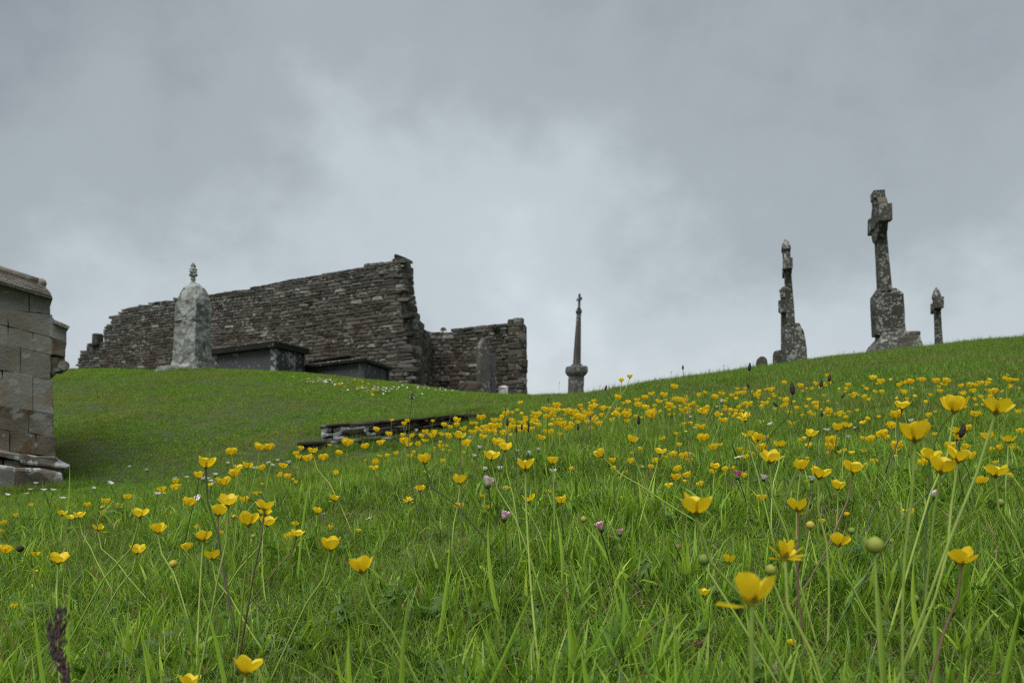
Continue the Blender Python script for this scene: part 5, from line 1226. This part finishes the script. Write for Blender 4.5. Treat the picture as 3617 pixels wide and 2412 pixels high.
dots('daisy', 170, [(1130,1345,22,4),(1180,1348,40,5),(1330,1372,40,5),(1500,1352,60,6),(1620,1362,50,6),(1720,1371,40,5),(1590,1373,50,6),(1440,1372,60,8)], M_white, .021, 'tiny white daisy in the drift on the mown bank below the ruin', 'daisy', 'daisies on the mown bank', 4)
dots('buttercup', 44, [(1000,1330,70,5),(1160,1350,70,10),(1260,1358,50,9),(1320,1375,30,14),(1130,1335,60,5)], M_pet, .030, 'tiny far buttercup on the mown bank below the table tombs', 'buttercup', 'buttercups on the mown bank', 5)

# ribwort plantain heads
def plantain(px, py, hp, lean, label, size=.016, end=None, anthers=False, Yf=None, fat=1.0):
    cnt[0] += 1; r = random.Random(cnt[0]); p, sc = place(px, py, hp, size=size, hmin=.05, hmax=.30); foot = foot_for(p, end, r, .25); s = size * sc
    root = empty('ribwort_plantain', foot, label, 'plantain', 'dark plantain heads in the meadow'); ax = Vector((math.sin(R(lean)), .1, math.cos(R(lean)))).normalized(); X_ = ax.orthogonal().normalized(); Y_ = ax.cross(X_)
    mb = MB(); secs = []
    for k, (z_, rr) in enumerate(((-.5, .06), (-.42, .14), (-.25, .19), (0, .185), (.2, .15), (.38, .10), (.5, .02))):
        secs.append([p - foot + ax * s * z_ + (X_ * math.cos(b) + Y_ * math.sin(b)) * s * rr * fat * (1 + .12 * math.cos(4 * b + k * 2)) for b in np.linspace(0, 6.283, 9, endpoint=False)])
    rings(mb, secs); add('seed_head', mesh_from('seed_head', mb.v, mb.f, M_plant), root)
    q = p - ax * s * .5; pts = stem_curve(foot, q, cnt[0], amp=.07 * (p - foot).length); pts[-2] = pts[-2].lerp(q - ax * (q - foot).length * .17, .6)
    tv, tf = tube_data([v - foot for v in pts], [.0009 * sc] * len(pts), 5); add('stem', mesh_from('stem', tv, tf, M_stem_d, True), root)
    if anthers:
        m2 = MB()
        for k in range(14):
            b = r.uniform(0, 6.28); c = p - foot + ax * s * r.uniform(-.35, .0) + (X_ * math.cos(b) + Y_ * math.sin(b)) * s * r.uniform(.28, .40); e = s * .05
            m2.addm([c + Vector((e, 0, 0)), c + Vector((0, 0, e)), c - Vector((e, 0, 0)), c - Vector((0, 0, e)), c + Vector((0, e, 0))], [(0, 1, 2, 3), (0, 1, 4), (2, 3, 4)])
        add('anthers', mesh_from('anthers', m2.v, m2.f, M_white), root)
for a in ((2140,1369,20,14,'dark plantain head with white anthers leaning right on the skyline', .014, (2115,1430), True), (2412,1297,17,0,'plantain head standing up alone against the sky, right of the pillar', .012, (2412,1355), True),
          (2648,1295,30,6,'long plantain head against the sky just left of the small headstone', .018, (2690,1500)), (2642,1361,21,-18,'short plantain head just below the long one against the sky', .014, (2665,1440)),
          (1936,1411,15,0,'tiny dark plantain head in the dip of the grass', .012), (2342,1341,9,40,'small round dark head leaning left on the right slope', .008),
          (2256,1483,32,0,'brown plantain head among the yellow band', .018), (2042,1507,25,0,'black plantain head under the yellow band', .016),
          (2086,1474,15,0,'small dark plantain head inside the yellow band', .012), (2738,1428,22,-50,'plantain head lying left on a long curved dark stem', .014, (2810,1500)),
          (1456,1399,24,6,'plantain head with pale anthers above the low grave kerb', .014, (1468,1560), True), (1595,1470,24,24,'plantain head leaning right over the top of the low kerb', .014, (1550,1580)),
          (1786,1441,16,0,'small fluffy plantain head just right of the kerb end', .012, None, True), (1792,1490,28,0,'tallest black plantain head of the group beside the kerb', .016),
          (1824,1516,24,-4,'left lower black plantain head of the group beside the kerb', .015), (1843,1507,22,2,'slim middle plantain head of the group beside the kerb', .015),
          (1867,1498,20,-12,'upper right plantain head of the group beside the kerb', .015), (1866,1515,20,0,'lower right plantain head of the group beside the kerb', .014),
          (2799,1371,45,-2,'longest grey plantain head standing over the right yellow band', .024), (2901,1353,30,8,'plantain head in the middle of three over the right yellow band', .018),
          (2930,1334,28,6,'highest plantain head over the right yellow band', .018), (2979,1396,24,42,'plantain head bent to the right over a curved stem, right yellow band', .016, (2950,1470)),
          (2903,1461,22,2,'black plantain head on a curved dark stem under the right yellow band', .014, (2895,1510)), (3378,1398,22,4,'plantain head showing above the upright closed-cup buttercup', .014),
          (3400,1519,55,18,'largest black plantain head on a thick slanting stem at right', .017, (3350,1600)), (3438,1445,12,0,'tiny black plantain head left of the big right buttercup', .010)):
    plantain(*a)
# small reddish weed stalks on the skyline
for i, (px, py) in enumerate(((2505,1310),(2370,1318),(2118,1400),(1975,1355),(2880,1270),(2990,1255),(3015,1245),(2935,1262),(2555,1320))):
    Y = 6.6 if px > 2300 else 7.5; p = P3(px, py, Y); g_ = Vector((p.x + random.uniform(-.02, .02), Y, gz(p.x, Y) - .01))
    if p.z - g_.z < .03: p.z = g_.z + .09
    tv, tf = tube_data([g_, g_.lerp(p, .5) + Vector((.005, 0, 0)), p, p + Vector((.004, 0, .008)), p + Vector((.006, 0, .02))], [.0011, .001, .0012, .0045, .0008], 5)
    o = add('weed_stalk', mesh_from('weed_stalk', tv, tf, M_stem_r)); tag(o, 'thin reddish weed stalk standing up from the right skyline', 'weed', 'weed stalks on the skyline')
# purple seed head at the lower left
hp = P3(205, 2215, .52); ft = P3(265, 2560, .50); ft.z = gz(ft.x, ft.y)
sg = empty('grass_seed_head', ft, 'blurred dark purple grass seed head at the bottom left corner, close to the camera', 'grass seed head')
mb = MB(); r = random.Random(3)
ctr = [P3(212,2165,.50), P3(198,2240,.50), P3(206,2300,.50), P3(222,2360,.50), P3(246,2430,.50)]
for k in range(150):
    t = r.random() * (len(ctr) - 1.001); i = int(t); c = ctr[i].lerp(ctr[i + 1], t - i); a = r.uniform(0, 6.28); up = (ctr[i] - ctr[i + 1]).normalized()
    rr = .0042 * (1 if t < 2.6 else .6) * r.random() ** .5 * (.35 if t < .15 else 1); o_ = Vector((math.cos(a), math.sin(a), 0)) * rr; L = .0065; q = Vector((-math.sin(a), math.cos(a), 0)) * .0011
    c = c + o_ - ft; d_ = (up + o_.normalized() * .35).normalized() * L
    mb.addm([c, c + d_ * .5 + q, c + d_, c + d_ * .5 - q, c + d_ * .5 + o_.normalized() * .0011], [(0, 1, 4), (1, 2, 4), (2, 3, 4), (3, 0, 4)])
add('spikelets', mesh_from('spikelets', mb.v, mb.f, M_purple), sg)
tv, tf = tube_data([ft - ft, ctr[4] - ft, ctr[2] - ft, ctr[0] - ft], [.001, .001, .0009, .0005], 6); add('stem', mesh_from('stem', tv, tf, M_stem_r, True), sg)
# withered head left of the largest buttercup
p, sc = place(2472, 2290, 45, size=.014, hmax=.2); ft = foot_for(p, (2440, 2380), random.Random(1)); wh = empty('withered_flower', ft, 'withered pale brown flower head drooping low in the grass at lower right', 'withered flower')
mb = stamen_data(8, 34, 1.7); add('dead_petals', mesh_from('dead_petals', [v + p - ft for v in mb.v], mb.f, M_brown), wh)
tv, tf = tube_data([(0, 0, 0), (p - ft) * .6 + Vector((.004, 0, .004)), p - ft], [.001] * 3, 6); add('stem', mesh_from('stem', tv, tf, M_stem, True), wh)
# dead leaf
p, sc = place(2389, 1926, 28, size=.015, hmin=.03, hmax=.05); mb = MB()
mb.addm([p + Vector(v) for v in ((-.007, 0, .003), (-.002, .003, .001), (.004, .002, .002), (.008, 0, -.001), (.002, -.003, -.002), (-.004, -.002, 0))], [(0, 1, 5), (1, 2, 4, 5), (2, 3, 4)])
tag(add('dead_leaf', mesh_from('dead_leaf', mb.v, mb.f, M_brown)), 'small curled brown dead leaf caught on the grass right of centre', 'leaf')
# broad grass blades that stand out one by one
rb = random.Random(21)
BL = [(1300,2410,1230,2215,.0052,.62),(1255,2400,1175,2260,.0046,.60),(1640,2200,1910,2010,.0040,.66),(610,2412,500,2240,.005,.60),(690,2412,560,2300,.004,.56),(230,1720,246,1632,.0045,2.2),(2000,2300,1995,2090,.0050,.66),(1920,2412,1975,2250,.005,.58),(2300,2200,2370,2090,.004,.66),(2170,2412,2050,2280,.006,.58),(3290,2180,3230,1950,.006,.7),(3520,2300,3617,2090,.006,.6),(3300,2330,3300,2110,.006,.6),(1780,2080,1725,1820,.0048,.9),(1985,1950,1960,1790,.0045,1.0),(1050,1850,1100,1660,.004,1.3),(250,2300,110,2060,.004,.62),(285,2180,250,2030,.0042,.72),(820,2250,700,2050,.004,.66),(1530,1990,1590,1880,.004,.85),(2230,2130,2150,1990,.004,.8),(3120,2412,3100,2045,.005,.56),(1450,2412,1450,2060,.0045,.62)]
CL = [((0, 900), 'clump of broad pale grass blades in the left foreground'), ((900, 1500), 'clump of broad grass blades below the round cupped buttercup on the slanting stem'),
      ((1500, 2120), 'clump of broad grass blades in the middle foreground'), ((2120, 2900), 'clump of broad grass blades left of the largest buttercup'), ((2900, 4000), 'clump of broad grass blades in the right foreground')]
clr = {}
for i, (x0, y0, x1, y1, w_, Y) in enumerate(BL):
    a = P3(x0, y0, Y); b = P3(x1, y1, Y * 1.03); g_ = gz(a.x, a.y); a.z = min(a.z, g_); sd = Vector((1, .25, 0)).normalized(); V_, F_, U_ = [], [], []
    key = next(lb for (lo, hi), lb in CL if lo <= x0 < hi)
    if key not in clr: clr[key] = empty('grass_clump', a, key, 'grass clump', 'clumps of broad grass')
    root = clr[key]; bow = Vector((rb.uniform(-.008, .008), 0, 0))
    for k in range(7):
        t = k / 6; c = a.lerp(b, t) + bow * math.sin(t * math.pi); ww = w_ * .5 * (1 - t ** 3) * (.8 + .4 * math.sin(math.pi * t))
        V_ += [c - sd * ww, c + Vector((0, -ww * .35, 0)), c + sd * ww]; U_ += [(0, .5 + t / 2)] * 3
    for k in range(6):
        for j in range(2): F_.append((k * 3 + j, k * 3 + j + 1, k * 3 + j + 4, k * 3 + j + 3))
    add('grass_blade', uvmesh('grass_blade', [v - root.location for v in V_], F_, U_, G_broad), root)
# name every small flower by the thing nearest to it in view
LM = [(2655,2077,'the largest buttercup'),(2459,1788,'the big blurred side-on buttercup'),(3232,1531,'the big wide buttercup on an upright stem'),(3523,1435,'the big buttercup near the right edge'),(3371,1437,'the upright closed-cup buttercup'),(3394,1967,'the large pale buttercup at lower right'),
 (2723,1614,'the wide flat buttercup right of centre'),(2817,1784,'the many-petalled buttercup'),(3390,1607,'the broad buttercup overlapping another'),(2897,1669,'the two overlapping tall-stemmed buttercups'),(3015,1651,'the narrow-petalled upright buttercup'),(1856,1641,'the wide buttercup at the centre'),
 (1624,1539,'the heart-shaped buttercup on a thick stem'),(1499,1626,'the buttercup on a dark curved stem'),(2121,1603,'the left-tilted buttercup'),(1726,1701,'the deep pink daisy'),(2203,1767,'the half closed buttercup right of centre'),(2093,1752,'the spiky star-like yellow flower'),(728,1637,'the tall buttercup on a dark stem'),
 (806,1767,'the wide flat buttercup of the left group'),(558,1869,'the rounded buttercup on a pale stem'),(208,1971,'the largest buttercup by the left edge'),(279,1819,'the trio near the left edge'),(1049,1882,'the open buttercup left of centre'),(1178,1758,'the sideways-facing buttercup'),(1276,2000,'the round cupped foreground buttercup'),
 (2606,1610,'the open white daisy'),(2332,1592,'the buttercup above four tiny ones'),(2631,1470,'the shaggy green-centred flower'),(2644,1533,'the cluster of three buttercups'),(3187,1431,'the wide shallow dark-stemmed buttercup'),(2866,1531,'the buttercup under the curved plantain'),(3400,1519,'the thick dark plantain head'),(3562,1550,'the ragged buttercup by the right edge'),
 (2225,1331,'the buttercup highest against the sky'),(2140,1369,'the skyline plantain with white anthers'),(2648,1295,'the plantain by the small headstone'),(2256,1483,'the brown plantain in the yellow band'),(2042,1507,'the black plantain under the band'),(1936,1411,'the tiny plantain in the dip'),
 (1456,1399,'the plantain above the low kerb'),(1595,1470,'the plantain leaning over the kerb'),(1792,1490,'the tallest plantain beside the kerb'),(1867,1508,'the rightmost plantains beside the kerb'),(2799,1371,'the longest grey plantain'),(2930,1334,'the highest right-hand plantain'),(2979,1396,'the bent right-hand plantain'),(2903,1461,'the black curved-stem plantain'),
 (1130,1530,'the left end of the low kerb'),(1060,1575,'the lower step of the kerb'),(130,1680,'the stone tomb foot'),(640,1700,'the pair of small yellow cups'),(2412,1420,'the middle of the yellow band'),(3500,1360,'the brown patch of the right slope')]
DIRS = ['right of', 'above right of', 'above', 'above left of', 'left of', 'below left of', 'below', 'below right of']
ORD = ['closest', 'second closest', 'third closest', 'fourth closest', 'fifth closest', 'sixth closest', 'seventh closest', 'eighth closest', 'ninth closest', 'tenth closest', 'eleventh closest', 'twelfth closest', 'thirteenth closest', 'fourteenth closest']
bk = {}
for o, px, py, noun in SMALLS:
    L_ = min(LM, key=lambda l: math.hypot(l[0] - px, l[1] - py)); a = math.degrees(math.atan2(L_[1] - py, px - L_[0])); d = DIRS[int(((a + 22.5) % 360) // 45)]
    bk.setdefault((L_[2], d, noun), []).append((math.hypot(L_[0] - px, L_[1] - py), o))
for (lm_, d, noun), lst in bk.items():
    lst.sort(key=lambda q: q[0])
    for k, (_, o) in enumerate(lst): o['label'] = noun + ' ' * (len(lst) == 1) + (', ' + ORD[min(k, 13)] + ' ' if len(lst) > 1 else '') + d + ' ' + lm_
print('objects', len(scn.objects), 'tris', sum(len(m.polygons) * m.users for m in bpy.data.meshes))
